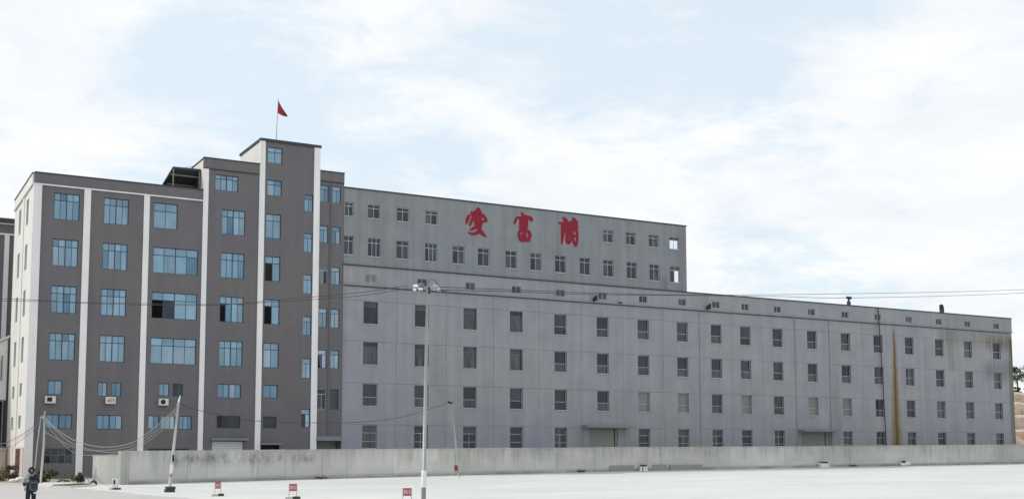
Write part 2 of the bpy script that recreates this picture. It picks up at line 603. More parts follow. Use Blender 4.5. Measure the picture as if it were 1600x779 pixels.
def wall_holes(mb, x0, x1, z0, z1, y, holes, reveal, top_fn=None):
    """front face of a wall in the plane y with openings and their reveals"""
    hs = [(max(a, x0), max(b, z0), min(c, x1), min(d, z1)) for a, b, c, d in holes if a < x1 - 1e-4 and c > x0 + 1e-4 and b < z1 - 1e-4 and d > z0 + 1e-4]
    xs = sorted(set([round(x0, 4), round(x1, 4)] + [round(h[0], 4) for h in hs] + [round(h[2], 4) for h in hs]))
    zs = sorted(set([round(z0, 4), round(z1, 4)] + [round(h[1], 4) for h in hs] + [round(h[3], 4) for h in hs]))
    for i in range(len(xs) - 1):
        for j in range(len(zs) - 1):
            cx, cz = (xs[i] + xs[i + 1]) / 2, (zs[j] + zs[j + 1]) / 2
            if any(h[0] < cx < h[2] and h[1] < cz < h[3] for h in hs):
                continue
            mb.quad((xs[i], y, zs[j]), (xs[i + 1], y, zs[j]), (xs[i + 1], y, zs[j + 1]), (xs[i], y, zs[j + 1]))
    yb = y + reveal
    for a, b, c, d in hs:
        mb.quad((a, y, b), (a, y, d), (a, yb, d), (a, yb, b))
        mb.quad((c, y, b), (c, yb, b), (c, yb, d), (c, y, d))
        mb.quad((a, y, d), (c, y, d), (c, yb, d), (a, yb, d))
        mb.quad((a, y, b), (a, yb, b), (c, yb, b), (c, y, b))


def ground_z(x, y):
    return 0.00848 * x + 0.01017 * y


def ground_norm():
    return Vector((-0.00848, -0.01017, 1)).normalized()


# ------------------------------------------------------------------ ground
def ground():
    mb = MB()
    xs = [-1500, -300, -60, 0, 60, 140, 300, 700, 2000]
    ys = [-900, -200, 0, 60, 120, 250, 700, 1800]
    for i in range(len(xs) - 1):
        for j in range(len(ys) - 1):
            mb.quad(*[(x, y, ground_z(x, y)) for x, y in ((xs[i], ys[j]), (xs[i + 1], ys[j]), (xs[i + 1], ys[j + 1]), (xs[i], ys[j + 1]))])
    tag(mb.build('ground', YARD), 'bright pale concrete yard in front of the long wall', None, None, 'structure')
    road = [(7.96, 92.81), (9.53, 91.84), (10.72, 89.54), (10.88, 83.65), (11.16, 80.33), (12.35, 78.86), (13.21, 73.63), (13.63, 70.7), (14.18, 65.06), (15.31, 58.59), (16.52, 52.3), (20, 30), (20, -60), (-90, -60), (-90, 92.8)]
    mb = MB()
    mb.quad(*[(x, y, ground_z(x, y) + 0.004) for x, y in road[::-1]])
    tag(mb.build('road', ROADM, fix=False), 'pale grey concrete road at the lower left', None, None, 'structure')
    # raised pavement behind the road with a planted bed set in it
    pav = [(10.92, 83.6), (11.2, 80.5), (12.3, 79.1), (14.25, 81.7), (14.5, 84.5), (13.6, 88.5), (11.9, 88.2)]
    mb = MB()
    mb.slab([(x, y, ground_z(x, y) + 0.10) for x, y in pav], 0.25)
    tag(mb.build('pavement', KERBM), 'low pale concrete pavement beside the road', None, None, 'structure')
    bed = [(11.45, 80.95), (12.25, 79.75), (14.0, 82.0), (13.6, 83.2)]
    mb = MB()
    mb.slab([(x, y, ground_z(x, y) + 0.16) for x, y in bed], 0.2)
    tag(mb.build('planting_bed', SOIL), 'strip of dark soil set in the pavement', None, None, 'structure')
    bed2 = [(3.0, 93.2), (9.6, 92.1), (10.9, 90.0), (11.9, 88.7), (16.0, 88.5), (16.0, 99.8), (11.9, 99.9), (11.9, 112), (3, 112)]
    mb = MB()
    mb.quad(*[(x, y, ground_z(x, y) + 0.006) for x, y in bed2])
    tag(mb.build('verge', mat('dry_earth', (0.33, 0.29, 0.22), 0.95)), 'dusty earth verge at the foot of the dark office block', None, None, 'structure')


ground()

# ------------------------------------------------------------------ windows
FY = 100.0


def pane_mesh(w, h, m):
    k = ('pane', round(w, 2), round(h, 2), m.name)
    if k not in MESHC:
        mb = MB()
        mb.box(0, w, 0, 0.012, 0, h)
        MESHC[k] = mb.mesh('pane', m)
    return MESHC[k]


def window(parent, x0, x1, z0, z1, cols=2, transom=0.0, frame=None, bar=0.055, thick=None, glass_of=None, rows=None,
           y=FY, depth=0.12, open_=(), sill=None, split_top=True, label=None):
    """window > frame bars, panes, sill.  rows: heights (fractions from the top) of the cross bars"""
    frame = frame or NAVYF
    w, h = x1 - x0, z1 - z0
    cuts = [0.0] + (list(rows) if rows else ([transom] if transom else [])) + [1.0]
    key = ('win', round(w, 2), round(h, 2), cols, tuple(cuts), frame.name, bar, thick, split_top)
    cells = []
    for j in range(len(cuts) - 1):
        nc = cols if (j > 0 or split_top or len(cuts) == 2) else 1
        for i in range(nc):
            cells.append((j, i, nc, w * i / nc, w * (i + 1) / nc, h * (1 - cuts[j + 1]), h * (1 - cuts[j])))
    if key not in MESHC:
        mb = MB()
        b = bar
        mb.box(0, w, 0, 0.05, 0, b)
        mb.box(0, w, 0, 0.05, h - b, h)
        mb.box(0, b, 0, 0.05, b, h - b)
        mb.box(w - b, w, 0, 0.05, b, h - b)
        ys = [b]
        for c in cuts[1:-1]:
            mb.box(b, w - b, 0.003, 0.05, h * (1 - c) - b / 2, h * (1 - c) + b / 2)
        for j in range(len(cuts) - 1):
            nc = cols if (j > 0 or split_top or len(cuts) == 2) else 1
            zb = h * (1 - cuts[j + 1]) + (b if j == len(cuts) - 2 else b / 2)
            zt = h * (1 - cuts[j]) - (b if j == 0 else b / 2)
            for i in range(1, nc):
                t = b * (0.8 if not thick or i * 2 != nc else thick)
                mb.box(w * i / nc - t / 2, w * i / nc + t / 2, 0.005, 0.05, zb, zt)
        MESHC[key] = mb.mesh('window', frame)
    o = bpy.data.objects.new('window', MESHC[key])
    link(o, parent, (x0, y + depth, z0))
    if label: o['label'] = label
    for (j, i, nc, a, c, lo, hi) in cells:
        if (j, i) in open_:
            continue
        g = glass_of(j, i) if callable(glass_of) else (glass_of or BLUEG)
        m = pane_mesh(c - a - 0.02, hi - lo - 0.02, g)
        p = bpy.data.objects.new('pane', m)
        link(p, o, (x0 + a + 0.01, y + depth + 0.022 + 0.002 * (i % 2), z0 + lo + 0.01))
    if sill:
        k = ('sill', round(w, 2))
        if k not in MESHC:
            MESHC[k] = MB().box(-0.05, w + 0.05, -0.05, 0.2, -0.09, 0).mesh('sill', sill)
        s = bpy.data.objects.new('sill', MESHC[k])
        link(s, o, (x0, y, z0 - 0.002))
    return o


# ------------------------------------------------------------------ dark office block
def office_block():
    b = empty('office_block', (24, 100, ground_z(24, 100)),
              'dark grey seven storey block with white piers, blue windows and a stair tower', 'building')
    R1, R2, R3, R4 = (21.66, 23.80), (17.93, 20.09), (14.18, 16.35), (10.43, 12.58)
    W = []   # x0,x1,z0,z1,kwargs
    big = dict(cols=4, transom=0.28, thick=1.5)

    def add(x0, x1, z, **k):
        W.append((x0, x1, z[0], z[1], k))
    for z in (R1, R2, R3, R4):
        add(13.55, 15.49, z, **big)
        add(17.37, 19.33, z, **big)
    add(13.57, 14.64, (7.69, 8.83), cols=2)
    add(13.50, 15.47, (5.03, 6.17), cols=4, thick=1.8)
    add(13.46, 15.54, (2.33, 3.52), cols=4, transom=0.45, glass_of=lambda j, i: DARKG if (i + j) % 2 else MIDG, frame=GFRAME, bar=0.04)
    add(17.32, 18.07, (7.65, 8.80), cols=2)
    add(18.37, 19.16, (7.65, 8.80), cols=2)
    add(17.34, 19.30, (5.03, 6.17), cols=4, thick=1.8)
    add(21.34, 23.30, R1, cols=2, transom=0.32)
    add(21.38, 25.10, R2, cols=4, transom=0.30, thick=1.4)
    add(21.38, 25.10, R3, cols=4, transom=0.30, thick=1.4, glass_of=lambda j, i: DARKG if (j, i) == (1, 1) else BLUEG, open_=((1, 0),))
    add(21.38, 25.10, R4, cols=4, transom=0.30, thick=1.4, glass_of=lambda j, i: PALEG if (j, i) == (1, 2) else BLUEG)
    add(22.13, 22.98, (7.80, 8.84), cols=2)
    add(23.24, 24.09, (7.80, 8.84), cols=2, glass_of=DARKG)
    add(21.34, 22.24, (5.08, 6.20), cols=2)
    add(22.36, 23.50, (5.08, 6.20), cols=3, glass_of=PALEG, frame=GFRAME)
    add(23.84, 24.88, (5.08, 6.20), cols=3)
    add(21.39, 24.72, (2.2, 3.52), cols=6, glass_of=DARKG)
    add(26.38, 28.39, (25.39, 26.75), cols=4, transom=0.26, thick=1.6)
    for z in (R1, R2, R3, R4):
        add(27.02, 29.05, z, cols=4, transom=0.28, thick=1.6, open_=((1, 0),) if z is R3 else ())
    add(26.98, 28.98, (7.76, 8.94), cols=4, thick=1.8)
    add(26.97, 28.96, (5.23, 6.26), cols=4, glass_of=lambda j, i: VOID if i == 0 else DARKG, frame=DSTEEL)
    add(30.92, 32.24, (28.29, 29.70), cols=2, transom=0.3)
    add(30.92, 32.24, (25.42, 26.80), cols=2, transom=0.3)
    for z, op in ((R1, ()), (R2, ((1, 0),)), (R3, ((1, 0),)), (R4, ())):
        add(30.86, 32.22, z, cols=2, transom=0.28, open_=op)
    add(30.91, 32.18, (7.84, 8.97), cols=2)
    add(30.93, 32.12, (5.26, 6.27), cols=2, glass_of=DARKG)
    for i, z in enumerate(((24.36, 25.85), (20.73, 22.41), (17.04, 18.74), (13.40, 15.04), (9.64, 11.36), (5.37, 6.95))):
        add(34.33, 35.11, z, cols=2, transom=0.27, split_top=False, bar=0.045, glass_of=(lambda j, i_: DARKG if (j, i_) == (1, 0) else PALEG) if i == 5 else BLUEG)
    for i, z in enumerate(((25.35, 26.87), (21.69, 23.22), (18.02, 19.59), (14.17, 15.85), (10.57, 12.18), (6.98, 8.74))):
        for k, (a, c) in enumerate(((35.76, 36.56), (36.91, 37.71))):
            kw = dict(cols=2, transom=0.25, split_top=False, bar=0.045, glass_of=PALEG if i > 1 else BLUEG)
            if i == 2 and k == 0: kw.update(frame=WFRAME, glass_of=lambda j, i_: DARKG if i_ == 1 else BLIND)
            if i == 4 and k == 0: kw.update(open_=((1, 0),))
            if i == 5: kw.update(glass_of=MIDG, frame=WFRAME if k == 0 else NAVYF)
            add(a, c, z, **kw)
    holes = [(x0, z0, x1, z1) for x0, x1, z0, z1, k in W]
    doors = [(26.60, 0.8, 29.25, 4.19), (30.81, 0.8, 32.40, 3.85), (35.74, 0.8, 37.98, 4.22)]
    holes += doors
    zb = 0.6
    # front walls, bay by bay
    for (xa, xb, zt) in ((12.30, 25.60, 24.28), (25.60, 30.46, 27.12), (30.46, 35.42, 30.15), (35.42, 38.0, 27.18)):
        mb = MB()
        wall_holes(mb, xa, xb, zb, zt, FY, holes, 0.16)
        world_part(mb, 'wall', DARK, b)
    # parapets (slightly proud) with dark copings
    for (xa, xb, za, zt) in ((12.05, 25.38, 24.40, 25.22), (25.38, 30.21, 27.20, 28.02), (35.72, 38.0, 27.26, 28.08)):
        world_part(MB().box(xa, xb, 99.93, 100.25, za, zt), 'parapet', DARK, b)
        world_part(MB().box(xa - 0.02, xb + 0.02, 99.88, 100.30, zt + 0.003, zt + 0.10), 'coping', COPING, b)
    world_part(MB().box(11.98, 25.36, 99.88, 100.2, 24.29, 24.39), 'string_course', WHITE, b)
    world_part(MB().box(25.39, 30.2, 99.90, 100.2, 27.125, 27.19), 'string_course', COPING, b)
    world_part(MB().box(35.73, 37.99, 99.90, 100.2, 27.185, 27.25), 'string_course', COPING, b)
    world_part(MB().box(30.20, 35.78, 99.85, 106.3, 30.16, 30.38), 'coping', COPING, b)
    # white piers
    for (xa, xb, zt) in ((11.99, 12.62, 24.28), (15.82, 16.34, 24.285), (20.53, 20.99, 24.285), (25.39, 25.81, 27.11), (30.22, 30.70, 30.15), (35.15, 35.70, 30.15)):
        world_part(MB().box(xa, xb, 99.91, 100.03, zb, zt), 'pier', WHITE, b)
    # pinned downpipe in the last bay
    world_part(MB().tube([(36.74, 99.93, 4.6), (36.74, 99.93, 27.1)], 0.045, 6), 'drain_pipe', DARK, b)
    # left side wall with its two columns of slit windows
    mb = MB()
    sh = []
    for (za, zt) in ((21.58, 23.72), (17.88, 19.98), (14.13, 16.23), (10.38, 12.45), (7.68, 8.74), (5.09, 6.14)):
        for ya, yb in ((102.65, 104.1), (107.55, 109.0)):
            if za < 9: ya, yb = ya + 0.15, yb + 0.15
            sh.append((ya, za, yb, zt))
    tmp = MB()
    wall_holes(tmp, 100.03, 112.0, zb, 24.28, 0, sh, 0.28)
    mb.v = [(11.99 + y, x, z) for x, y, z in tmp.v]
    mb.f = [f[::-1] for f in tmp.f]
    mb.mi = tmp.mi
    world_part(mb, 'wall', SIDEW, b)
    for (ya, za, yb, zt) in sh:
        m = MB()
        m.box(11.99 + 0.2, 11.99 + 0.24, ya, yb, za, za + 0.05)
        m.box(11.99 + 0.2, 11.99 + 0.24, ya, yb, zt - 0.05, zt)
        m.box(11.99 + 0.2, 11.99 + 0.24, (ya + yb) / 2 - 0.03, (ya + yb) / 2 + 0.03, za + 0.05, zt - 0.05)
        o = world_part(m, 'window', DSTEEL, b)
        world_part(MB().box(11.99 + 0.225, 11.99 + 0.237, ya, (ya + yb) / 2, za, zt), 'pane', DARKG, o)
        world_part(MB().box(11.99 + 0.227, 11.99 + 0.239, (ya + yb) / 2, yb, za, zt), 'pane', DARKG, o)
    world_part(MB().box(11.93, 12.25, 100.26, 112.0, 24.40, 25.22), 'parapet', SIDEW, b)
    world_part(MB().box(11.88, 12.3, 100.31, 112.0, 25.223, 25.32), 'coping', COPING, b)
    world_part(MB().box(11.86, 12.2, 100.21, 112.05, 24.29, 24.39), 'string_course', SIDEW, b)
    world_part(MB().box(11.93, 11.985, 105.2, 106.1, zb, 24.28), 'pier', SIDEW, b)
    # pink painted foot of the side wall and a rusty grille
    world_part(MB().box(11.94, 11.985, 100.2, 105.15, zb, 3.6), 'dado', PINK, b)
    world_part(MB().box(11.94, 11.985, 106.15, 112.0, zb, 3.7), 'dado', PINK, b)
    g = MB()
    for i in range(7):
        g.box(11.86, 11.93, 102.0 + i * 0.36, 102.05 + i * 0.36, 1.6, 3.5)
    for i in range(5):
        g.box(11.87, 11.92, 101.95, 104.3, 1.6 + i * 0.46, 1.66 + i * 0.46)
    o = world_part(g, 'window_grille', RUSTD, b)
    # right, back, roofs
    mb = MB()
    mb.quad((12.0, 112, zb), (12.0, 112, 25.2), (38, 112, 25.2), (38, 112, zb))
    mb.quad((38.0, 100.2, zb), (38, 112, zb), (38, 112, 25.2), (38, 100.2, 25.2))
    world_part(mb, 'wall', DARK, b)
    world_part(MB().box(12.26, 25.8, 100.3, 111.9, 24.0, 24.25), 'roof', COPING, b)
    # upper block of the fourth bay, its white flank, roof
    mb = MB()
    mb.box(25.43, 30.25, 100.28, 106.5, 24.3, 28.0)
    world_part(mb, 'wall', SIDEW, b)
    world_part(MB().box(25.38, 30.2, 100.32, 106.55, 28.03, 28.12), 'roof', COPING, b)
    world_part(MB().box(30.28, 35.66, 100.20, 106.2, 24.4, 30.14), 'wall', SIDEW, b)
    world_part(MB().box(35.72, 37.98, 100.28, 106.2, 24.4, 28.05), 'wall', DARK, b)
    # roller door, side door, recess
    m = MB()
    for i in range(17):
        m.box(26.62, 29.23, 100.10 + (i % 2) * 0.012, 100.14, 0.9 + i * 0.19, 0.9 + i * 0.19 + 0.18)
    world_part(m, 'roller_door', SHUTTER, b)
    world_part(MB().box(26.48, 29.55, 99.45, 99.995, 4.205, 4.38), 'canopy', GPALE, b)
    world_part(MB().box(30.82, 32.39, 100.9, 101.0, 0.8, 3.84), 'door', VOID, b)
    world_part(MB().box(30.74, 32.50, 99.5, 99.995, 3.86, 3.98), 'canopy', GPALE, b)
    world_part(MB().box(35.75, 37.97, 101.2, 101.3, 0.8, 4.21), 'shutter', DOORG, b)
    world_part(MB().box(35.72, 38.0, 99.75, 99.995, 4.23, 4.62), 'lintel', GPALE, b)
    prnd = random.Random(44)
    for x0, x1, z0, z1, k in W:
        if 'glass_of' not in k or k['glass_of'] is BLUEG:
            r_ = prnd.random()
            alt = {(prnd.randrange(2), prnd.randrange(4)): prnd.choice([BCURT, DIMREFG, PALEG]) for _ in range(3)}
            k = dict(k, glass_of=lambda j, i, lo=z0 < 9, alt=alt: alt.get((j, i), DIMREFG if lo else BLUEG))  # low rows get the pane whose darker reflection is in the colour
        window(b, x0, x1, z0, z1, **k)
    return b


office = office_block()


def roof_shed():
    s = empty('roof_shed', (24.0, 103, 24.26), 'dark open steel lean-to shed on the roof of the office block beside its upper storey', 'shed')
    rf = MB()
    rf.quad((23.02, 100.95, 27.22), (25.39, 100.95, 27.26), (25.39, 106.5, 24.94), (22.35, 106.5, 24.90))
    rf.quad((23.02, 100.95, 27.06), (22.35, 106.5, 24.74), (25.39, 106.5, 24.78), (25.39, 100.95, 27.10))
    rf.quad((23.02, 100.95, 27.06), (25.39, 100.95, 27.10), (25.39, 100.95, 27.26), (23.02, 100.95, 27.22))
    rf.quad((23.02, 100.95, 27.06), (23.02, 100.95, 27.22), (22.35, 106.5, 24.90), (22.35, 106.5, 24.74))
    world_part(rf, 'roof', COPING, s)
    for x, y, zt in ((23.10, 101.05, 27.05), (25.28, 101.05, 27.05), (22.78, 103.2, 26.1), (22.78, 105.2, 25.2)):
        world_part(MB().box(x - 0.04, x + 0.04, y - 0.04, y + 0.04, 24.26, zt), 'post', GCONC, s)
    for i in range(4):
        y = 101.6 + i * 1.3
        z = 27.0 - (y - 100.95) * 0.418
        world_part(MB().box(23.0, 25.35, y - 0.04, y + 0.04, z - 0.12, z), 'rafter', GCONC, s)
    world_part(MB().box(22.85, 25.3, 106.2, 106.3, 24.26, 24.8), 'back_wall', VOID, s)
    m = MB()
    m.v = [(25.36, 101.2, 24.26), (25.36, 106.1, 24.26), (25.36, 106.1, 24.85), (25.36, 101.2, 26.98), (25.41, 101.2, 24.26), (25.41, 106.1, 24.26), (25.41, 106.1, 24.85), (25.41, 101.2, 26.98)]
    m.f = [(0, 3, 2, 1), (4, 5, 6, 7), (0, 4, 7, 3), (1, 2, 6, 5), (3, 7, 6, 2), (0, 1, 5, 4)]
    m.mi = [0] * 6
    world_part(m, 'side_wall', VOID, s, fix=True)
    world_part(MB().box(22.7, 25.36, 100.98, 101.1, 25.35, 25.47), 'rail', GFRAME, s)


roof_shed()


def flag():
    f = empty('flag', (32.3, 102, 30.38), 'small red flag hanging from a thin pole on the stair tower roof', 'flag')
    world_part(MB().tube([(32.27, 102, 30.38), (32.40, 102, 34.85)], [0.04, 0.022], 6), 'flagpole', STEEL, f)
    mb = MB()
    # hanging triangle of cloth with folds
    n = 10
    P = [(32.405, 34.55), (32.39, 33.40)]
    tip = (33.28, 33.22)
    rows = []
    for i in range(n + 1):
        t = i / n
        row = []
        for j in range(7):
            s = j / 6
            ax = P[0][0] + (P[1][0] - P[0][0]) * s
            az = P[0][1] + (P[1][1] - P[0][1]) * s
            x = ax + (tip[0] - ax) * t
            z = az + (tip[1] - az) * t - 0.10 * math.sin(t * math.pi) * s
            y = 102 + 0.10 * math.sin(s * 9 + t * 5) * t
            row.append((x, y, z))
        rows.append(row)
    for i in range(n):
        for j in range(6):
            mb.quad(rows[i][j], rows[i][j + 1], rows[i + 1][j + 1], rows[i + 1][j])
    world_part(mb, 'cloth', mat('flag_red', (0.30, 0.035, 0.04), 0.85), f, smooth=True)


flag()


def air_conditioners():
    specs = [((13.36, 7.02), 'white air conditioner with a square dark grille under the leftmost small window', 'square'),
             ((17.91, 7.06), 'white air conditioner with red lettering, middle one of the three on the dark block', 'red'),
             ((22.09, 7.02), 'white air conditioner with a round dark fan beside the pole on the dark block', 'round')]
    for (x, z), lab, kind in specs:
        a = empty('air_conditioner', (x, 99.6, z), lab, 'air conditioner', 'air conditioners hung on the dark office block')
        world_part(MB().box(x, x + 0.76, 99.56, 99.9, z, z + 0.55), 'casing', ACWHITE, a)
        m = MB()
        m.box(x + 0.06, x + 0.10, 99.6, 99.995, z - 0.06, z - 0.004)
        m.box(x + 0.66, x + 0.70, 99.6, 99.995, z - 0.06, z - 0.004)
        world_part(m, 'bracket', DSTEEL, a)
        if kind == 'round':
            m = MB()
            c = Vector((x + 0.32, 99.55, z + 0.28))
            ring = [(c.x + 0.2 * math.cos(k * math.pi / 8), c.z + 0.2 * math.sin(k * math.pi / 8)) for k in range(16)]
            m.prism(ring, 99.54, 99.559)
            world_part(m, 'fan_grille', BLACKM, a)
        elif kind == 'square':
            m = MB()
            m.box(x + 0.13, x + 0.5, 99.54, 99.559, z + 0.12, z + 0.46)
            world_part(m, 'fan_grille', BLACKM, a)
        else:
            m = MB()
            for (p, q) in (((0.14, 0.14), (0.24, 0.40)), ((0.24, 0.40), (0.33, 0.14)), ((0.17, 0.22), (0.30, 0.22)), ((0.37, 0.40), (0.53, 0.40)), ((0.45, 0.40), (0.42, 0.14)), ((0.57, 0.40), (0.64, 0.14)), ((0.57, 0.27), (0.66, 0.27))):
                m.tube([(x + p[0], 99.552, z + p[1]), (x + q[0], 99.552, z + q[1])], 0.022, 5)
            world_part(m, 'lettering', mat('ac_red_print', (0.40, 0.08, 0.07), 0.6), a)


air_conditioners()

# ------------------------------------------------------------------ long grey factory hall
WX = [40.69, 45.73, 50.70, 55.66, 60.61, 65.53, 70.46, 75.40, 79.83, 83.76, 88.26, 93.20, 98.24, 103.30, 108.29, 113.27, 118.22, 123.33]
WZ = [(14.71, 16.70), (11.06, 13.06), (7.34, 9.33), (3.58, 5.64)]
HALL_X0, HALL_X1 = 38.0, 126.15
LEFT_EDGE = 38.08


def factory_hall():
    b = empty('factory_hall', (82, 100, ground_z(82, 100)),
              'long pale grey four storey factory hall with rows of dark windows and a rust streak', 'building')
    hw = 0.70
    holes = {}
    for c, x in enumerate(WX):
        for r, (za, zt) in enumerate(WZ):
            if r == 3 and c in (5, 11):
                continue
            holes[(c, r)] = (x - hw, za, x + hw, zt)
    doors = [(63.9, 1.0, 67.25, 5.62), (91.3, 1.3, 95.5, 5.5)]
    vents = {}
    for c, x in enumerate(WX):
        vents[c] = (x - 0.5 + (-0.1 if c == 0 else 0), 18.44, x + 0.5, 19.15)
    hl = list(holes.values()) + doors
    # backing wall seen in the joints
    mb = MB()
    wall_holes(mb, HALL_X0, HALL_X1, 0.8, 18.02, FY + 0.05, hl, 0.24)
    world_part(mb, 'wall', JOINT, b)
    # rendered panels, one per bay and storey, with open joints between them
    xb = [LEFT_EDGE] + [(WX[i] + WX[i + 1]) / 2 for i in range(17)] + [HALL_X1]
    zb = [17.98, 16.76, 13.11, 9.38, 5.69, 0.8]
    j = 0.011
    for c in range(18):
        for r in range(5):
            x0, x1, z1, z0 = xb[c] + j, xb[c + 1] - j, zb[r] - j, zb[r + 1] + j
            if c == 0: x0 = LEFT_EDGE
            if c == 17: x1 = HALL_X1
            m = MB()
            w = Vector((x0, FY, z0))
            wall_holes(m, x0, x1, z0, z1, FY, hl, 0.052)
            for q in (((x0, z0), (x0, z1)), ((x0, z1), (x1, z1)), ((x1, z1), (x1, z0)), ((x1, z0), (x0, z0))):
                (ax, az), (bx, bz) = q
                m.quad((ax, FY, az), (ax, FY + 0.049, az), (bx, FY + 0.049, bz), (bx, FY, bz))
            m.v = [(px - w.x, py - w.y, pz - w.z) for px, py, pz in m.v]
            m.build('wall_panel', HALL, b, w)
    # ledge and parapet
    world_part(MB().box(HALL_X0, HALL_X1 + 0.04, 99.90, 100.3, 18.06, 18.10), 'ledge', JOINT, b)  # thin dark strip, the shadow line of the ledge as colour
    world_part(MB().box(HALL_X0, HALL_X1 + 0.05, 99.82, 100.3, 18.103, 18.19), 'ledge', BAND, b)
    mb = MB()
    wall_holes(mb, HALL_X0, HALL_X1, 18.19, 19.84, FY - 0.06, vents.values(), 0.25)
    world_part(mb, 'parapet', BAND, b)
    world_part(MB().box(HALL_X0 - 0.02, HALL_X1 + 0.05, 99.86, 100.25, 19.845, 19.95), 'coping', COPING, b)
    mb = MB()
    mb.box(HALL_X0 + 0.02, HALL_X1 - 0.0, 100.31, 125.0, 0.8, 19.4)
    world_part(mb, 'side_wall', HALL, b)
    world_part(MB().box(HALL_X0 + 0.1, HALL_X1 - 0.05, 100.26, 124.9, 19.403, 19.55), 'roof', GPALE, b)
    # pale edge strip next to the office block
    world_part(MB().box(38.005, 38.075, 99.93, 100.04, 0.8, 18.02), 'corner_strip', BAND, b)
    rnd = random.Random(3)
    for (c, r), (x0, z0, x1, z1) in holes.items():
        if r == 3:
            top = MIDG if c < 13 else DARKG
            window(b, x0, x1, z0, z1, cols=2 if c % 3 else 1, rows=(0.33, 0.70), frame=WFRAME, bar=0.042, depth=0.2, split_top=(c % 5 == 0),
                   glass_of=lambda jj, ii, cc=c: (MIDG if jj == 0 else DARKG) if (cc + ii) % 4 else CURT, sill=SILLM)
        elif c < 4 and r < 2:
            g = rnd.choice([DARKG, DARKG, CURT]) if r == 0 else CURT
            window(b, x0, x1, z0, z1, cols=1, rows=(0.22,), frame=GFRAME, bar=0.03, depth=0.2,
                   glass_of=lambda jj, ii, gg=g: MIDG if jj == 0 else gg, sill=SILLM)
        else:
            blind = (r == 2 and c in (6, 7, 9, 11, 12))
            if c > 13:
                a_ = rnd.random()
                gl = lambda jj, ii, a=rnd.random(): (DARKG if a < 0.5 else CURT) if ii == 0 else CURT
                window(b, x0, x1, z0, z1, cols=2 if a_ < 0.4 else 1, rows=(0.55,), frame=WFRAME, bar=0.04, depth=0.2, glass_of=gl, sill=SILLM)
            else:
                a = rnd.random()
                def gl(jj, ii, a=a, blind=blind):
                    if blind: return BLIND
                    if jj == 0: return MIDG if a < 0.45 else DARKG
                    return CURT if a > 0.35 else MIDG
                window(b, x0, x1, z0, z1, cols=1, rows=(0.60,), frame=WFRAME, bar=0.04, depth=0.2, glass_of=gl, sill=SILLM)
    for c, (x0, z0, x1, z1) in vents.items():
        window(b, x0, x1, z0, z1, cols=2, frame=WFRAME, bar=0.05, y=FY - 0.06, depth=0.1,
               glass_of=BLIND if c == 0 else (MIDG if c % 3 else DARKG), label='small pale closed vent window' if c == 0 else None)
    # loading doors with canopies
    for (x0, z0, x1, z1), slit in zip(doors, (0.9, 0.86)):
        m = MB()
        k = 0
        z = z0
        xs = x0 + (x1 - x0) * slit
        while z < z1 - 0.1:
            m.box(x0, xs - 0.06, 100.12 + (k % 2) * 0.02, 100.18, z, min(z + 0.3, z1))
            z += 0.302
            k += 1
        world_part(m, 'roller_door', DOORG, b)
        world_part(MB().box(xs - 0.055, xs + 0.055, 100.2, 100.25, z0, z1), 'door_gap', VOID, b)
        world_part(MB().box(xs + 0.06, x1, 100.10, 100.16, z0, z1), 'door_jamb', DOORG, b)
    world_part(MB().box(63.0, 68.35, 98.9, 99.995, 5.66, 5.90), 'canopy', GPALE, b)
    world_part(MB().box(90.8, 96.1, 98.9, 99.995, 5.55, 5.78), 'canopy', GPALE, b)
    # drain pipes
    for x in (77.6, 90.73, 95.75):
        world_part(MB().tube([(x, 99.95, 1.6), (x, 99.95, 17.9)], 0.05, 6), 'drain_pipe', HALL, b)
    world_part(MB().tube([(103.85, 99.7, 2.2), (103.6, 99.72, 11), (103.2, 99.75, 19.9)], 0.06, 6), 'drain_pipe', DSTEEL, b)['label'] = 'thin dark pipe leaning slightly across the last windows'
    return b


hall = factory_hall()


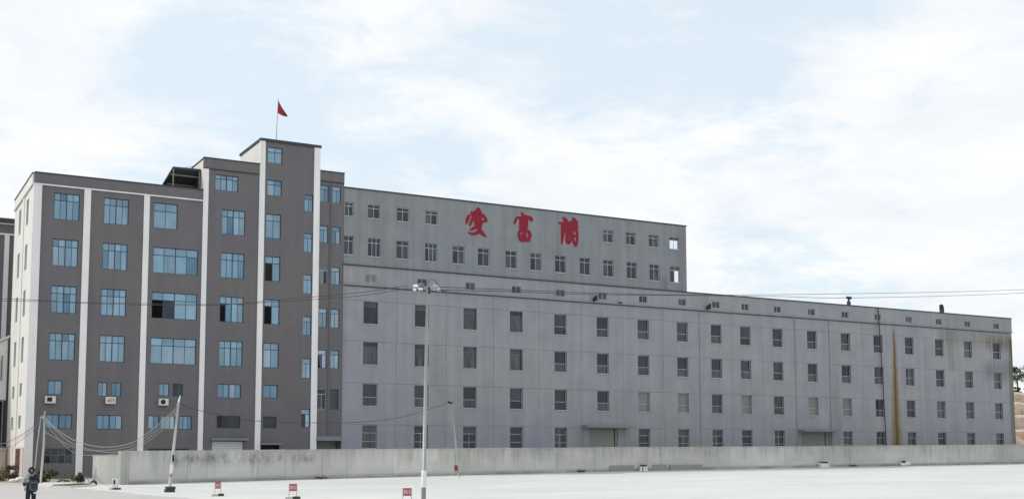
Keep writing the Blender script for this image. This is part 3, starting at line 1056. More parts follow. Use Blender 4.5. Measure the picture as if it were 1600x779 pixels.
def upper_block():
    b = empty('upper_block', (57, 100.1, 19.96), 'grey two storey upper block with three red characters standing above the hall', 'building')
    rowA = [(38.1, 38.93)] + [(x - 0.6, x + 0.6) for x in (40.91, 43.77, 46.65, 66.28, 69.04, 71.90, 74.52)]
    rowB = [(38.05, 38.98)] + [(x - 0.62, x + 0.62) for x in (40.98, 43.76, 46.64, 49.47, 52.13, 55.11, 57.87, 60.66, 63.5, 66.28, 69.13, 71.95, 74.56)]
    ZA, ZB = (24.33, 25.59), (20.84, 22.54)
    Y = 100.0
    holes = [(a, ZA[0], c, ZA[1]) for a, c in rowA] + [(a, ZB[0], c, ZB[1]) for a, c in rowB]
    mb = MB()
    wall_holes(mb, 38.02, 76.06, 19.96, 26.83, Y, holes, 0.2)
    mb.quad((76.06, Y, 19.96), (76.06, 118, 19.96), (76.06, 118, 26.83), (76.06, Y, 26.83))
    mb.quad((38.02, 118, 19.96), (38.02, Y, 19.96), (38.02, Y, 26.83), (38.02, 118, 26.83))
    mb.quad((76.06, 118, 19.96), (38.02, 118, 19.96), (38.02, 118, 26.83), (76.06, 118, 26.83))
    world_part(mb, 'wall', UPPER, b)
    world_part(MB().box(37.99, 76.10, 99.93, 118.05, 26.834, 26.95), 'coping', COPING, b)
    rnd = random.Random(11)
    n = 0
    for row, z in ((rowA, ZA), (rowB, ZB)):
        for k, (a, c) in enumerate(row):
            v = rnd.random()
            cols = 3 if (row is rowB and k in (1, 3)) else 2
            last = k == len(row) - 1

            def gl(jj, ii, v=v, cols=cols, last=last, row=row):
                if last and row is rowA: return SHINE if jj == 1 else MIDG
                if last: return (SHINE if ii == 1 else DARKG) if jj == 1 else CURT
                if jj == 0: return MIDG if v < 0.6 else DARKG
                if v < 0.4: return DARKG if ii == 0 else CURT
                if v < 0.6: return DARKG if ii == cols - 1 else CURT
                if v < 0.75: return MIDG
                return DARKG
            o = window(b, a, c, z[0], z[1], cols=cols, transom=0.27, frame=WFRAME, bar=0.05, depth=0.13, glass_of=gl, sill=SILLM)
            if last: o['label'] = 'window shining with the bright sky at the right end'
            n += 1
    # red brush characters, each stroke a raised ribbon
    CH = {
        'ai': ((49.906499, 0.0049116, 1.849e-05), (26.608263, 0.00047465, -0.00443017), [
            [(322, 80, 18), (330, 110, 70), (328, 150, 112), (318, 185, 120)],
            [(172, 178, 24), (185, 190, 44), (212, 235, 62), (214, 290, 46)],
            [(138, 252, 46), (100, 325, 66), (76, 410, 44), (78, 432, 30)],
            [(216, 300, 54), (182, 380, 52), (150, 462, 44)],
            [(318, 215, 150), (322, 320, 128), (335, 420, 150), (345, 505, 104), (350, 550, 74)],
            [(228, 205, 60), (248, 260, 40), (262, 330, 30)],
            [(222, 318, 44), (258, 340, 40), (270, 420, 46)],
            [(370, 232, 70), (440, 270, 62), (496, 340, 50), (504, 368, 42)],
            [(498, 378, 44), (446, 388, 44), (392, 396, 46)],
            [(352, 560, 74), (376, 612, 76), (436, 664, 62), (492, 712, 34)],
            [(152, 566, 26), (214, 542, 52), (286, 508, 60)],
            [(122, 628, 28), (186, 656, 42), (262, 652, 52), (340, 612, 66)],
        ]),
        'fu': ((54.944262, 0.00512711, 2.8e-07), (26.631402, 0.0004846, -0.00452535), [
            [(248, 68, 16), (266, 110, 44), (286, 150, 58), (296, 190, 64)],
            [(230, 192, 48), (152, 196, 44), (120, 262, 46), (100, 322, 34)],
            [(300, 146, 46), (388, 168, 34), (440, 196, 66), (470, 244, 66)],
            [(240, 222, 50), (232, 320, 50), (230, 425, 48)],
            [(362, 214, 62), (366, 320, 56), (352, 428, 54)],
            [(240, 232, 44), (366, 226, 44)], [(236, 322, 44), (362, 320, 30)], [(226, 428, 36), (358, 430, 38)],
            [(290, 230, 52), (284, 430, 62)], [(322, 250, 22), (318, 420, 22)],
            [(214, 482, 44), (196, 570, 50), (226, 662, 56), (284, 690, 50)],
            [(208, 486, 38), (316, 486, 40), (412, 496, 50)],
            [(408, 496, 48), (440, 580, 56), (404, 686, 58)],
            [(232, 690, 44), (318, 676, 52), (398, 690, 52)],
            [(316, 486, 66), (310, 580, 78), (314, 680, 66)],
            [(196, 585, 40), (300, 584, 44), (346, 640, 44)],
        ]),
        'lan': ((60.055019, 0.00535044, -1.9e-05), (26.64085, 0.00049439, -0.00462182), [
            [(172, 84, 36), (214, 132, 70), (262, 196, 62)],
            [(84, 200, 34), (150, 204, 42), (236, 206, 52)],
            [(158, 210, 58), (164, 350, 72), (156, 500, 58), (140, 655, 26)],
            [(206, 220, 74), (204, 300, 60), (186, 400, 40)],
            [(258, 200, 66), (272, 280, 62), (258, 400, 62), (258, 540, 62), (282, 634, 52)],
            [(236, 560, 44), (262, 622, 52), (300, 634, 44), (336, 590, 36)],
            [(222, 330, 50), (300, 344, 50), (330, 440, 46), (334, 580, 40)],
            [(392, 104, 44), (420, 150, 84), (414, 210, 92)],
            [(326, 184, 40), (404, 186, 50), (480, 186, 40)],
            [(330, 296, 48), (404, 308, 46), (484, 298, 38)],
            [(350, 200, 64), (350, 320, 62), (362, 440, 58), (386, 560, 46), (430, 684, 40)],
            [(446, 200, 70), (458, 320, 52), (476, 460, 44), (474, 590, 44), (446, 692, 50)],
            [(360, 440, 40), (420, 480, 40), (470, 500, 36)],
            [(352, 372, 50), (410, 366, 36), (462, 376, 40)],
        ]),
    }
    for key, (cx, cz, strokes) in CH.items():
        m = MB()
        for si, st in enumerate(strokes):
            # resample the stroke and offset it by its half width
            P = []
            for i in range(len(st) - 1):
                for k in range(5):
                    t = k / 5
                    P.append(tuple((st[i][q] + (st[i + 1][q] - st[i][q]) * t) * (1.25 if q == 2 else 1) for q in range(3)))
            P.append((st[-1][0], st[-1][1], st[-1][2] * 1.25))
            L, Rr = [], []
            for i, (u, v, w) in enumerate(P):
                a, c = P[max(i - 1, 0)], P[min(i + 1, len(P) - 1)]
                dx, dy = c[0] - a[0], c[1] - a[1]
                n_ = math.hypot(dx, dy) or 1
                nx, ny = -dy / n_, dx / n_
                L.append((u + nx * w / 2, v + ny * w / 2))
                Rr.append((u - nx * w / 2, v - ny * w / 2))

            def capp(i, sgn):
                u, v, w = P[i]
                a, c = (P[0], P[1]) if i == 0 else (P[-2], P[-1])
                ang = math.atan2(c[1] - a[1], c[0] - a[0])
                base = ang + (math.pi / 2 if sgn < 0 else -math.pi / 2)
                return [(u + math.cos(base + math.pi * q / 6) * w / 2, v + math.sin(base + math.pi * q / 6) * w / 2) for q in range(1, 6)]
            y0 = 99.985 - 0.002 * si

            def W3(p, y):
                return (cx[0] + cx[1] * p[0] + cx[2] * p[1], y, cz[0] + cz[1] * p[0] + cz[2] * p[1])
            for i in range(len(P) - 1):
                m.quad(W3(L[i], y0), W3(L[i + 1], y0), W3(Rr[i + 1], y0), W3(Rr[i], y0))
            outline = L + capp(-1, 1)[::-1] + Rr[::-1] + capp(0, -1)[::-1]
            for i, sg in ((0, -1), (-1, 1)):
                cp = capp(i, sg)
                m.quad(*([W3(L[i], y0)] + [W3(q, y0) for q in (cp if sg < 0 else cp[::-1])] + [W3(Rr[i], y0)]))
            for q in range(len(L) - 1):
                m.quad(W3(L[q], y0), W3(L[q], 100.0), W3(L[q + 1], 100.0), W3(L[q + 1], y0))
                m.quad(W3(Rr[q], y0), W3(Rr[q + 1], y0), W3(Rr[q + 1], 100.0), W3(Rr[q], 100.0))
        o = world_part(m, 'red_character', RED, b)
    return b


upper_block()


def wall_lamps():
    for x, z, s, lab in ((64.43, 18.2, 1.0, 'small black floodlight on the hall ledge above the left loading canopy'),
                         (78.6, 18.2, 1.05, 'small black floodlight on the hall ledge just right of the upper block')):
        o = empty('floodlight', (x, 99.6, z), lab, 'floodlight', 'black floodlights on the hall ledge')
        m = MB()
        m.prism([(x - 0.28 * s, z + 0.22 * s), (x + 0.10 * s, z + 0.58 * s), (x + 0.14 * s, z + 0.52 * s), (x + 0.12 * s, z + 0.06 * s), (x - 0.16 * s, z + 0.02 * s)], 99.4, 99.7)
        world_part(m, 'lamp_head', BLACKM, o, fix=True)
        world_part(MB().box(x - 0.03, x + 0.03, 99.7, 99.94, z - 0.005, z + 0.15), 'bracket', BLACKM, o)
    o = empty('cable_box', (67.6, 99.7, 18.2), 'small dark junction box lying on the hall ledge right of a floodlight', 'box')
    world_part(MB().box(67.45, 67.75, 99.7, 99.9, 18.193, 18.30), 'box_body', BLACKM, o)
    world_part(MB().tube([(67.3, 99.8, 18.26), (67.46, 99.8, 18.25)], 0.03, 6), 'cable_stub', BLACKM, o)
    # two dark fittings standing on the parapet
    o = empty('twin_floodlight', (98.95, 100.05, 19.95), 'black twin headed floodlight standing on the hall parapet', 'floodlight')
    x = 98.95
    world_part(MB().box(x - 0.16, x + 0.2, 99.95, 100.2, 19.952, 20.40), 'stand', DSTEEL, o)
    world_part(MB().tube([(x, 100.05, 20.4), (x, 100.05, 20.75)], 0.10, 8), 'neck', BLACKM, o)
    for s in (-1, 1):
        world_part(MB().tube([(x + 0.13 * s, 99.9, 20.72), (x + 0.2 * s, 100.0, 20.78), (x + 0.2 * s, 100.2, 20.82)], [0.16, 0.17, 0.09], 10), 'lamp_head', BLACKM, o)
    o = empty('roof_ventilator', (114.0, 100.05, 19.95), 'narrow black cowl standing on the hall parapet near its right end', 'ventilator')
    x = 114.0
    world_part(MB().box(x - 0.2, x + 0.28, 99.95, 100.25, 19.952, 20.3), 'base', DSTEEL, o)
    m = MB()
    m.prism([(x - 0.24, 20.303), (x + 0.28, 20.303), (x + 0.26, 20.6), (x + 0.12, 20.88), (x - 0.05, 20.95), (x - 0.24, 20.85)], 99.95, 100.22)
    world_part(m, 'cowl', BLACKM, o, fix=True)


wall_lamps()


# ------------------------------------------------------------------ buildings at the far left
def far_left():
    b = empty('far_office_block', (5, 120, ground_z(5, 120)), 'dark grey block with white piers partly hidden behind the office block at far left', 'building')
    world_part(MB().box(-12, 13.4, 120, 134, 0.8, 23.5), 'wall', DARK, b)
    world_part(MB().box(-12.1, 13.5, 119.9, 134.1, 23.503, 23.65), 'string_course', WHITE, b)
    world_part(MB().box(-12, 13.4, 120.0, 134, 23.653, 24.5), 'parapet', DARK, b)
    world_part(MB().box(-12.1, 13.5, 119.85, 134.1, 24.503, 24.62), 'string_course', WHITE, b)
    world_part(MB().box(-12.3, 13.7, 119.7, 134.3, 24.623, 25.06), 'roof', COPING, b)
    for x in (12.02, 7.5, 3.0, -1.5, -6.0):
        world_part(MB().box(x, x + 0.42, 119.9, 119.998, 0.8, 23.5), 'pier', WHITE, b)
    for z in (20.1, 16.4, 12.6, 8.9):
        for x in (9.0, 4.6, 0.1, -4.4):
            window(b, x, x + 1.95, z, z + 2.1, cols=4, transom=0.28, y=119.8, depth=0.12)
    g = empty('gatehouse', (8, 112, ground_z(8, 112)), 'white lean-to gatehouse over a dark opening at the left edge', 'building')
    m = MB()
    m.prism([(3.0, 7.77), (11.9, 7.77), (11.9, 13.12), (3.0, 8.05)], 112.06, 116)
    world_part(m, 'wall', GATEW, g, fix=True)
    m = MB()
    m.prism([(2.8, 8.0), (11.93, 13.2), (11.93, 13.38), (2.8, 8.18)], 111.8, 116.2)
    world_part(m, 'roof', SHUTTER, g, fix=True)
    world_part(MB().box(3.0, 3.4, 112.1, 116, 0.8, 7.76), 'pillar', GATEW, g)
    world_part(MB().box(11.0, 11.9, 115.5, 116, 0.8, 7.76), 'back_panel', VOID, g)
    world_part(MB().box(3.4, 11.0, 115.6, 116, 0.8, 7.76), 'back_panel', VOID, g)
    world_part(MB().box(3.4, 11.9, 112.3, 112.5, 3.55, 3.75), 'rail', STEEL, g)
    world_part(MB().box(10.7, 11.35, 112.0, 112.058, 9.6, 11.2), 'sign_panel', mat('pink_panel', (0.55, 0.36, 0.34), 0.7), g)
    world_part(MB().box(11.36, 11.42, 111.99, 112.055, 9.4, 11.6), 'sign_frame', DSTEEL, g)
    world_part(MB().tube([(11.86, 112.0, 1.2), (11.88, 112.0, 13.0)], 0.06, 6), 'drain_pipe', DSTEEL, g)
    w = empty('pink_wall', (9, 110.5, ground_z(9, 110.5)), 'low pinkish wall under the gatehouse opening at the left edge', 'wall')
    for i in range(4):
        x = 3.2 + i * 2.16
        world_part(MB().box(x, x + 2.12, 110.4, 110.6, 0.9, 3.45), 'wall_panel', PINK, w)
    world_part(MB().box(3.1, 11.84, 110.3, 110.7, 3.453, 3.6), 'coping', PINK, w)


far_left()


# ------------------------------------------------------------------ boundary wall
def boundary_wall():
    pts = [(16.53, 82.95), (20.8, 84.45), (26.3, 86.2), (44.3, 90.0), (65.6, 93.3), (90.0, 94.9), (135.0, 95.2)]
    b = empty('boundary_wall', (60, 92.5, ground_z(60, 92.5)), 'long low weathered concrete wall between the yard and the buildings', 'wall')

    def at(x):
        for i in range(len(pts) - 1):
            if pts[i][0] <= x <= pts[i + 1][0] + 1e-6:
                t = (x - pts[i][0]) / (pts[i + 1][0] - pts[i][0])
                return Vector((x, pts[i][1] + t * (pts[i + 1][1] - pts[i][1]), 0))
    xs = [16.53, 20.8, 26.3, 28.6, 31.7, 33.9, 38.1, 44.3, 51.5, 59.6, 67.7, 76.5, 84.0, 91.0, 98.5, 105.0, 108.2, 119.0, 126.0, 135.0]
    rnd = random.Random(5)
    t = 0.24
    H = 2.23

    def panel(A, B, h0, h1, name, m, off=0.0, gap=0.012, thick=t):
        A, B = Vector((A.x, A.y, 0)), Vector((B.x, B.y, 0))
        d = (B - A).normalized()
        n = Vector((d.y, -d.x, 0))    # toward the yard
        A = A + d * gap
        B = B - d * gap
        q = [A + n * off, B + n * off, B - n * (thick - off), A - n * (thick - off)]
        v = [(p.x, p.y, ground_z(A.x, A.y) * (1 if k in (0, 3) else 0) + ground_z(B.x, B.y) * (1 if k in (1, 2) else 0) + h0) for k, p in enumerate(q)]
        u = [(p[0], p[1], p[2] - h0 + h1) for p in v]
        mb = MB()
        mb.v = v + u
        mb.f = [(0, 3, 2, 1), (4, 5, 6, 7), (0, 1, 5, 4), (1, 2, 6, 5), (2, 3, 7, 6), (3, 0, 4, 7)]
        mb.mi = [0] * 6
        return world_part(mb, name, m, b)
    for i in range(len(xs) - 1):
        off = rnd.uniform(-0.012, 0.012)
        A, B = at(xs[i]), at(xs[i + 1])
        panel(A, B, -0.4, H - 0.07, 'wall_panel', CONC, off)
        panel(A, B, H - 0.067, H + rnd.uniform(-0.01, 0.015), 'coping', CONC, 0.03, 0.004, t + 0.06)
    # end pillar and the short sunlit return
    panel(Vector((15.92, 82.72, 0)), Vector((16.5, 82.94, 0)), -0.4, H + 0.02, 'pillar', SIDEP, 0.05, 0.0, 0.34)
    panel(Vector((14.66, 85.6, 0)), Vector((15.9, 82.98, 0)), -0.4, 1.92, 'wall_panel', SIDEP, 0.0, 0.0, 0.22)
    panel(Vector((14.64, 85.65, 0)), Vector((15.9, 82.98, 0)), 1.923, 1.97, 'coping', SIDEP, 0.02, 0.0, 0.26)
    # darker patches at the foot
    for xa, xb, h in ((61.3, 64.3, 0.56), (66.6, 68.3, 0.56), (68.7, 72.8, 0.50)):
        panel(at(xa), at(xb), -0.1, h, 'patch', mat('dark_patch', (0.30, 0.29, 0.265), 0.95), 0.13, 0.0, 0.1)


SIDEP = plaster('pale_concrete', (0.43, 0.43, 0.40), (1, 1, 1), (0.97, 0.98, 0.95), 0.25, 0.10)
boundary_wall()


# ------------------------------------------------------------------ poles, cables
def poles():
    # tall light mast in the middle
    gx, gy = 21.96, 47.76
    g = ground_z(gx, gy)
    m = empty('light_mast', (gx, gy, g), 'tall pale steel light mast with a cluster of white floodlights on top', 'light pole')
    # it leans a hair as in the photograph
    bx = Vector((gx, gy, g - 0.1))
    top = Vector((gx + 0.114, gy - 0.063, 10.35))

    def on(z):
        t = (z - bx.z) / (top.z - bx.z)
        return bx + (top - bx) * t
    world_part(MB().tube([bx, on(1.46)], [0.105, 0.10], 14), 'base_sleeve', GCONC, m, smooth=False)
    world_part(MB().tube([on(1.463), on(2.14), on(2.2)], [0.118, 0.116, 0.085], 14), 'painted_collar', WPLAST, m)
    world_part(MB().tube([on(2.18), on(6), on(10.3)], [0.088, 0.074, 0.055], 14), 'pole', STEEL, m, smooth=True)
    d = Vector((0.875, -0.483, 0))
    n = Vector((-0.483, -0.875, 0))
    a = on(10.2)
    world_part(MB().tube([a - d * 0.62, a + d * 0.55], 0.03, 6), 'crossarm', STEEL, m)
    world_part(MB().tube([a - d * 0.35 + Vector((0, 0, 0.03)), a - d * 0.1 + Vector((0, 0, 0.10)), a + d * 0.15 + Vector((0, 0, 0.38)), a + d * 0.35 + Vector((0, 0, 0.30)), a + d * 0.52 + Vector((0, 0, 0.05))], 0.014, 5), 'looped_cable', CABLEM, m)

    def head(c, w, h, dp, tilt, mt):
        mb = MB()
        mb.box(-w / 2, w / 2, -dp / 2, dp / 2, -h / 2, h / 2)
        M = Matrix.Translation(c) @ Matrix.Rotation(math.atan2(d.y, d.x), 4, 'Z') @ Matrix.Rotation(tilt, 4, 'X')
        mb.v = [tuple(M @ Vector(p)) for p in mb.v]
        o = world_part(mb, 'lamp_head', mt, m)
        mb = MB()
        mb.box(-w / 2 + 0.02, w / 2 - 0.02, -dp / 2 - 0.012, -dp / 2 - 0.002, -h / 2 + 0.02, h / 2 - 0.02)
        mb.v = [tuple(M @ Vector(p)) for p in mb.v]
        world_part(mb, 'lens', PALEG, o)
        return o
    head(a - d * 0.52 + Vector((0, 0, 0.06)), 0.22, 0.06, 0.16, 0.9, LAMPW)
    head(a - d * 0.56 + n * 0.1 + Vector((0, 0, -0.12)), 0.14, 0.06, 0.12, 0.9, LAMPW)
    head(a - d * 0.30 + n * 0.12 + Vector((0, 0, -0.10)), 0.18, 0.07, 0.14, 0.7, LAMPW)
    head(a + d * 0.36 + n * 0.06 + Vector((0, 0, -0.02)), 0.24, 0.20, 0.10, 0.3, LAMPW)
    head(a + d * 0.50 + n * 0.10 + Vector((0, 0, -0.12)), 0.14, 0.12, 0.10, 0.5, LAMPW)
    world_part(MB().box(a.x - 0.32, a.x - 0.12, a.y + 0.05, a.y + 0.22, a.z + 0.035, a.z + 0.2), 'control_box', GFRAME, m)
    world_part(MB().tube([a + d * 0.08 + n * 0.05, a + d * 0.09 + n * 0.06 + Vector((0, 0, -0.3))], 0.035, 6), 'hanging_cable', CABLEM, m)
    world_part(MB().tube([a + d * 0.55 + Vector((0, 0, -0.1)), a + d * 0.74 + Vector((0, 0, -0.14)), a + d * 0.9 + Vector((0, 0, -0.12))], 0.03, 5), 'bracket', DSTEEL, m)

    # concrete pole with a block foot
    b0 = Vector((15.95, 68.83, ground_z(15.95, 68.83)))
    b1 = Vector((16.30, 68.5, 6.2))
    p = empty('utility_pole', b0, 'pale concrete utility pole with a red band, on a dark block foot', 'pole')

    def on2(t):
        return b0 + (b1 - b0) * t
    world_part(MB().tube([on2(0.0), on2(0.55), on2(0.93)], [0.095, 0.075, 0.06], 12), 'shaft', PCONC, p, smooth=True)
    world_part(MB().tube([on2(0.16), on2(0.19)], 0.098, 12), 'red_band', mat('faded_red_band', (0.45, 0.25, 0.24), 0.8), p)
    world_part(MB().tube([on2(0.195), on2(0.29)], 0.092, 12), 'white_band', WPLAST, p)
    world_part(MB().box(on2(0.35).x - 0.05, on2(0.35).x + 0.05, on2(0.35).y - 0.14, on2(0.35).y - 0.10, on2(0.32).z, on2(0.39).z), 'number_plate', BLACKM, p)
    for t, r in ((0.90, 0.10), (0.80, 0.10)):
        world_part(MB().tube([on2(t), on2(t + 0.02)], r, 10), 'clamp', STEEL, p)
    world_part(MB().tube([on2(0.93), on2(0.98) + Vector((0.02, 0, 0))], [0.05, 0.05], 8), 'insulator', WPLAST, p)
    world_part(MB().tube([on2(0.95) + Vector((0.02, 0, 0)), on2(1.0) + Vector((0.06, 0, 0.05))], [0.03, 0.035], 8), 'insulator', WPLAST, p)
    m_ = MB()
    m_.box(b0.x - 0.24, b0.x + 0.26, b0.y - 0.3, b0.y + 0.2, b0.z - 0.02, b0.z + 0.16)
    m_.box(b0.x - 0.18, b0.x + 0.30, b0.y - 0.26, b0.y + 0.2, b0.z + 0.163, b0.z + 0.32)
    world_part(m_, 'foot_block', BLOCKD, p)

    # pole beside the dark block, with a thin brace pole
    b0 = Vector((11.62, 87.5, ground_z(11.62, 87.5)))
    p = empty('utility_pole', b0, 'pale pole standing before the left corner of the dark block, cables at its top', 'pole')
    world_part(MB().tube([b0, Vector((11.70, 87.2, 3.5)), Vector((11.66, 87.0, 5.93))], [0.075, 0.07, 0.06], 12), 'shaft', PCONC, p, smooth=True)
    world_part(MB().tube([(11.52, 86.9, 5.45), (11.8, 86.95, 5.45)], 0.03, 6), 'bracket', STEEL, p)
    world_part(MB().tube([(11.54, 86.9, 5.45), (11.54, 86.9, 5.58)], 0.035, 8), 'insulator', WPLAST, p)
    p = tag(MB().tube([(11.50, 90.1, ground_z(11.5, 90.1)), (11.50, 88.9, 3.6), (11.56, 87.97, 5.58)], 0.038, 8).build('brace_pole', PCONC), 'thin pale brace pole leaning on the left pole', 'pole')
    # leaning thin pole near the middle
    b0 = Vector((42.23, 85.16, ground_z(42.23, 85.16)))
    p = empty('utility_pole', b0, 'thin leaning steel pole with a small red box before the concrete wall', 'pole')
    b1 = Vector((41.45, 84.96, 7.05))
    world_part(MB().tube([b0, b0 + (b1 - b0) * 0.5, b1], [0.085, 0.07, 0.055], 10), 'shaft', STEEL, p, smooth=True)
    q = b0 + (b1 - b0) * 0.12
    world_part(MB().box(q.x - 0.30, q.x - 0.13, q.y - 0.08, q.y + 0.08, q.z - 0.2, q.z + 0.25), 'red_box', mat('dull_red', (0.16, 0.045, 0.04), 0.8), p)
    world_part(MB().box(b1.x - 0.22, b1.x + 0.05, b1.y - 0.06, b1.y + 0.06, b1.z - 0.10, b1.z + 0.08), 'bracket', DSTEEL, p)
    world_part(MB().tube([b1 + Vector((-0.28, 0, 0.0)), b1 + Vector((-0.28, 0, 0.14))], 0.05, 8), 'insulator', BLACKM, p)


poles()


def smooth_path(P, n=6):
    P = [Vector(p) for p in P]
    out = []
    for i in range(len(P) - 1):
        p0, p1, p2, p3 = P[max(i - 1, 0)], P[i], P[i + 1], P[min(i + 2, len(P) - 1)]
        for k in range(n):
            t = k / n
            out.append(0.5 * ((2 * p1) + (p2 - p0) * t + (2 * p0 - 5 * p1 + 4 * p2 - p3) * t * t + (3 * p1 - p0 - 3 * p2 + p3) * t ** 3))
    out.append(P[-1])
    return out


def cables():
    A = [
        ('upper cable from the light mast running left across the dark block', [(-22, 82, 11.6), (4.658, 65.4, 10.72), (9.992, 62.485, 10.44), (14.89, 57.53, 10.07), (17.16, 53.98, 10.06), (19.82, 50.22, 10.13), (21.3, 48.0, 10.28)], CABLEM, 0.017),
        ('lower cable from the light mast running left across the dark block', [(-22, 82.4, 11.4), (6.346, 64.49, 10.56), (14.889, 57.53, 10.12), (17.04, 54.06, 9.97), (19.82, 50.23, 9.98), (21.32, 48.05, 10.16)], CABLEM, 0.015),
        ('upper long cable from the light mast running right above the hall roof', [(22.3, 47.7, 10.25), (28.73, 52.08, 11.08), (38.14, 58.23, 12.27), (49.53, 63.29, 13.51), (69.46, 69.27, 15.63), (93.76, 72.81, 18.02), (125, 75.5, 21.6)], CABLEM, 0.021),
        ('lower long cable from the light mast running right above the hall roof', [(22.32, 47.75, 10.12), (28.74, 52.09, 10.99), (38.14, 58.24, 12.19), (58.84, 67.22, 14.48), (69.47, 69.3, 15.29), (93.78, 72.84, 17.7), (125, 75.7, 21.2)], CABLEM, 0.021),
        ('dark cable sagging from the concrete pole to the thin leaning pole', [(16.28, 68.45, 5.75), (17.97, 69.97, 5.46), (21.98, 73.43, 5.06), (26.86, 77.02, 5.08), (31.73, 80.09, 5.27), (36.08, 82.47, 5.76), (41.3, 85.0, 7.05)], CABLEM, 0.022),
        ('highest pale cable sagging between the two left poles', [(11.68, 86.95, 5.45), (12.32, 84.65, 4.51), (13.1, 82.06, 3.8), (14.05, 78.56, 3.43), (14.89, 74.99, 3.59), (15.4, 72.49, 4.17), (15.9, 69.73, 5.05), (16.22, 68.5, 5.6)], PCABLE, 0.024),
        ('second pale cable sagging between the two left poles', [(11.68, 86.95, 5.36), (12.33, 84.67, 4.34), (13.01, 82.44, 3.6), (14.06, 78.59, 3.13), (14.91, 75.02, 3.24), (15.42, 72.51, 3.84), (15.91, 69.75, 4.78), (16.22, 68.5, 5.4)], PCABLE, 0.018),
        ('third pale cable starting low on the left pole', [(11.7, 87.1, 4.54), (12.32, 84.79, 3.96), (13.02, 82.45, 3.43), (13.81, 79.57, 3.21), (14.9, 75.01, 3.42), (15.41, 72.5, 4.01), (15.91, 69.74, 4.92), (16.24, 68.52, 5.5)], PCABLE, 0.015),
        ('lowest pale cable sagging between the two left poles', [(11.68, 87.0, 5.28), (12.26, 84.96, 4.08), (13.04, 82.48, 3.06), (14.07, 78.61, 2.93), (14.92, 75.03, 3.15), (15.43, 72.53, 3.67), (15.85, 70.21, 4.42), (16.22, 68.55, 5.28)], PCABLE, 0.015),
        ('top grey cable running left from the left pole past the white side wall', [(11.56, 86.95, 5.56), (11.39, 88.74, 5.1), (11.08, 91.88, 4.58), (10.67, 95.6, 4.13), (10.19, 99.34, 3.88), (8.0, 111.0, 3.9)], CABLEM, 0.022),
        ('middle grey cable running left from the left pole past the white side wall', [(11.55, 87.08, 5.41), (11.27, 90.04, 4.73), (10.89, 93.75, 4.2), (10.42, 97.66, 3.87), (8.0, 111.0, 3.7)], PCABLE, 0.016),
        ('bottom grey cable running left from the left pole past the white side wall', [(11.56, 87.09, 5.24), (11.28, 90.05, 4.6), (10.9, 93.77, 3.97), (10.43, 97.69, 3.58), (8.0, 111.0, 3.5)], CABLEM, 0.018),
        ('thin stay wire between the roof shed and the upper storey', [(24.0, 101.0, 27.24), (24.7, 101.4, 27.5), (25.38, 101.9, 27.9)], CABLEM, 0.016),
    ]
    for lab, P, m, r in A:
        mb = MB()
        mb.tube(smooth_path(P), r * 0.82, 5)
        tag(mb.build('cable', m, smooth=True), lab, 'cable', 'overhead cables')


cables()


# ------------------------------------------------------------------ small things in the yard
def sign(x, y, rz, w, h, label):
    g = ground_z(x, y)
    s = empty('barrier_sign', (x, y, g), label, 'sign', 'red and white barrier signs')
    s.rotation_euler = (0, 0, rz)
    Z = Vector((0, 0, 0))

    def part(mb, name, m):
        o = bpy.data.objects.new(name, mb.mesh(name, m))
        COL.objects.link(o)
        o.parent = s
        return o
    plate_h = 0.30
    part(MB().box(-w / 2 + 0.02, w / 2 - 0.02, -0.012, 0.012, h - plate_h, h - 0.02), 'plate', RED2)
    m = MB()
    m.box(-w / 2, w / 2, -0.02, 0.02, h - 0.018, h + 0.02)
    m.box(-w / 2, w / 2, -0.02, 0.02, h - plate_h - 0.035, h - plate_h - 0.002)
    part(m, 'frame', FRED)
    m = MB()
    # four blurred white characters on the plate
    cw = (w - 0.10) / 4
    for k in range(4):
        x0 = -w / 2 + 0.05 + k * cw
        for (a, b_, c, d) in ((0.1, 0.9, 0.75, 0.88), (0.1, 0.9, 0.12, 0.25), (0.4, 0.6, 0.26, 0.74), (0.08, 0.36, 0.42, 0.56), (0.64, 0.92, 0.42, 0.56)):
            if (k + int(a * 10)) % 5 == 3: continue
            m.box(x0 + cw * a * 0.9, x0 + cw * b_ * 0.9, -0.017, -0.0125, h - plate_h + 0.05 + 0.19 * c, h - plate_h + 0.05 + 0.19 * d)
    part(m, 'lettering', WPLAST)
    for sx in (-1, 1):
        part(MB().tube([(sx * w / 2, 0, 0.10), (sx * w / 2, 0, h)], 0.016, 6), 'leg', STEEL)
    part(MB().box(-w / 2 - 0.16, 0.02, -0.13, 0.15, -0.02, 0.10), 'base_block', BLOCKL)  # left half of the base, its sunlit side put into the colour
    part(MB().box(0.025, w / 2 + 0.16, -0.15, 0.13, -0.02, 0.13), 'base_block', BLOCKD)  # right half of the base, its shaded face painted dark


RED2 = mat('sign_red', (0.50, 0.10, 0.12), 0.6)
FRED = mat('sign_frame_red', (0.26, 0.10, 0.10), 0.6)
FACE = -YAW
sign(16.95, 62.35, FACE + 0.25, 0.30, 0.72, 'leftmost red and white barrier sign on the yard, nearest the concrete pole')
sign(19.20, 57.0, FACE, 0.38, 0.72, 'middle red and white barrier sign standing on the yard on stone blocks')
sign(22.52, 50.75, FACE, 0.40, 0.64, 'red and white barrier sign just left of the tall light mast')


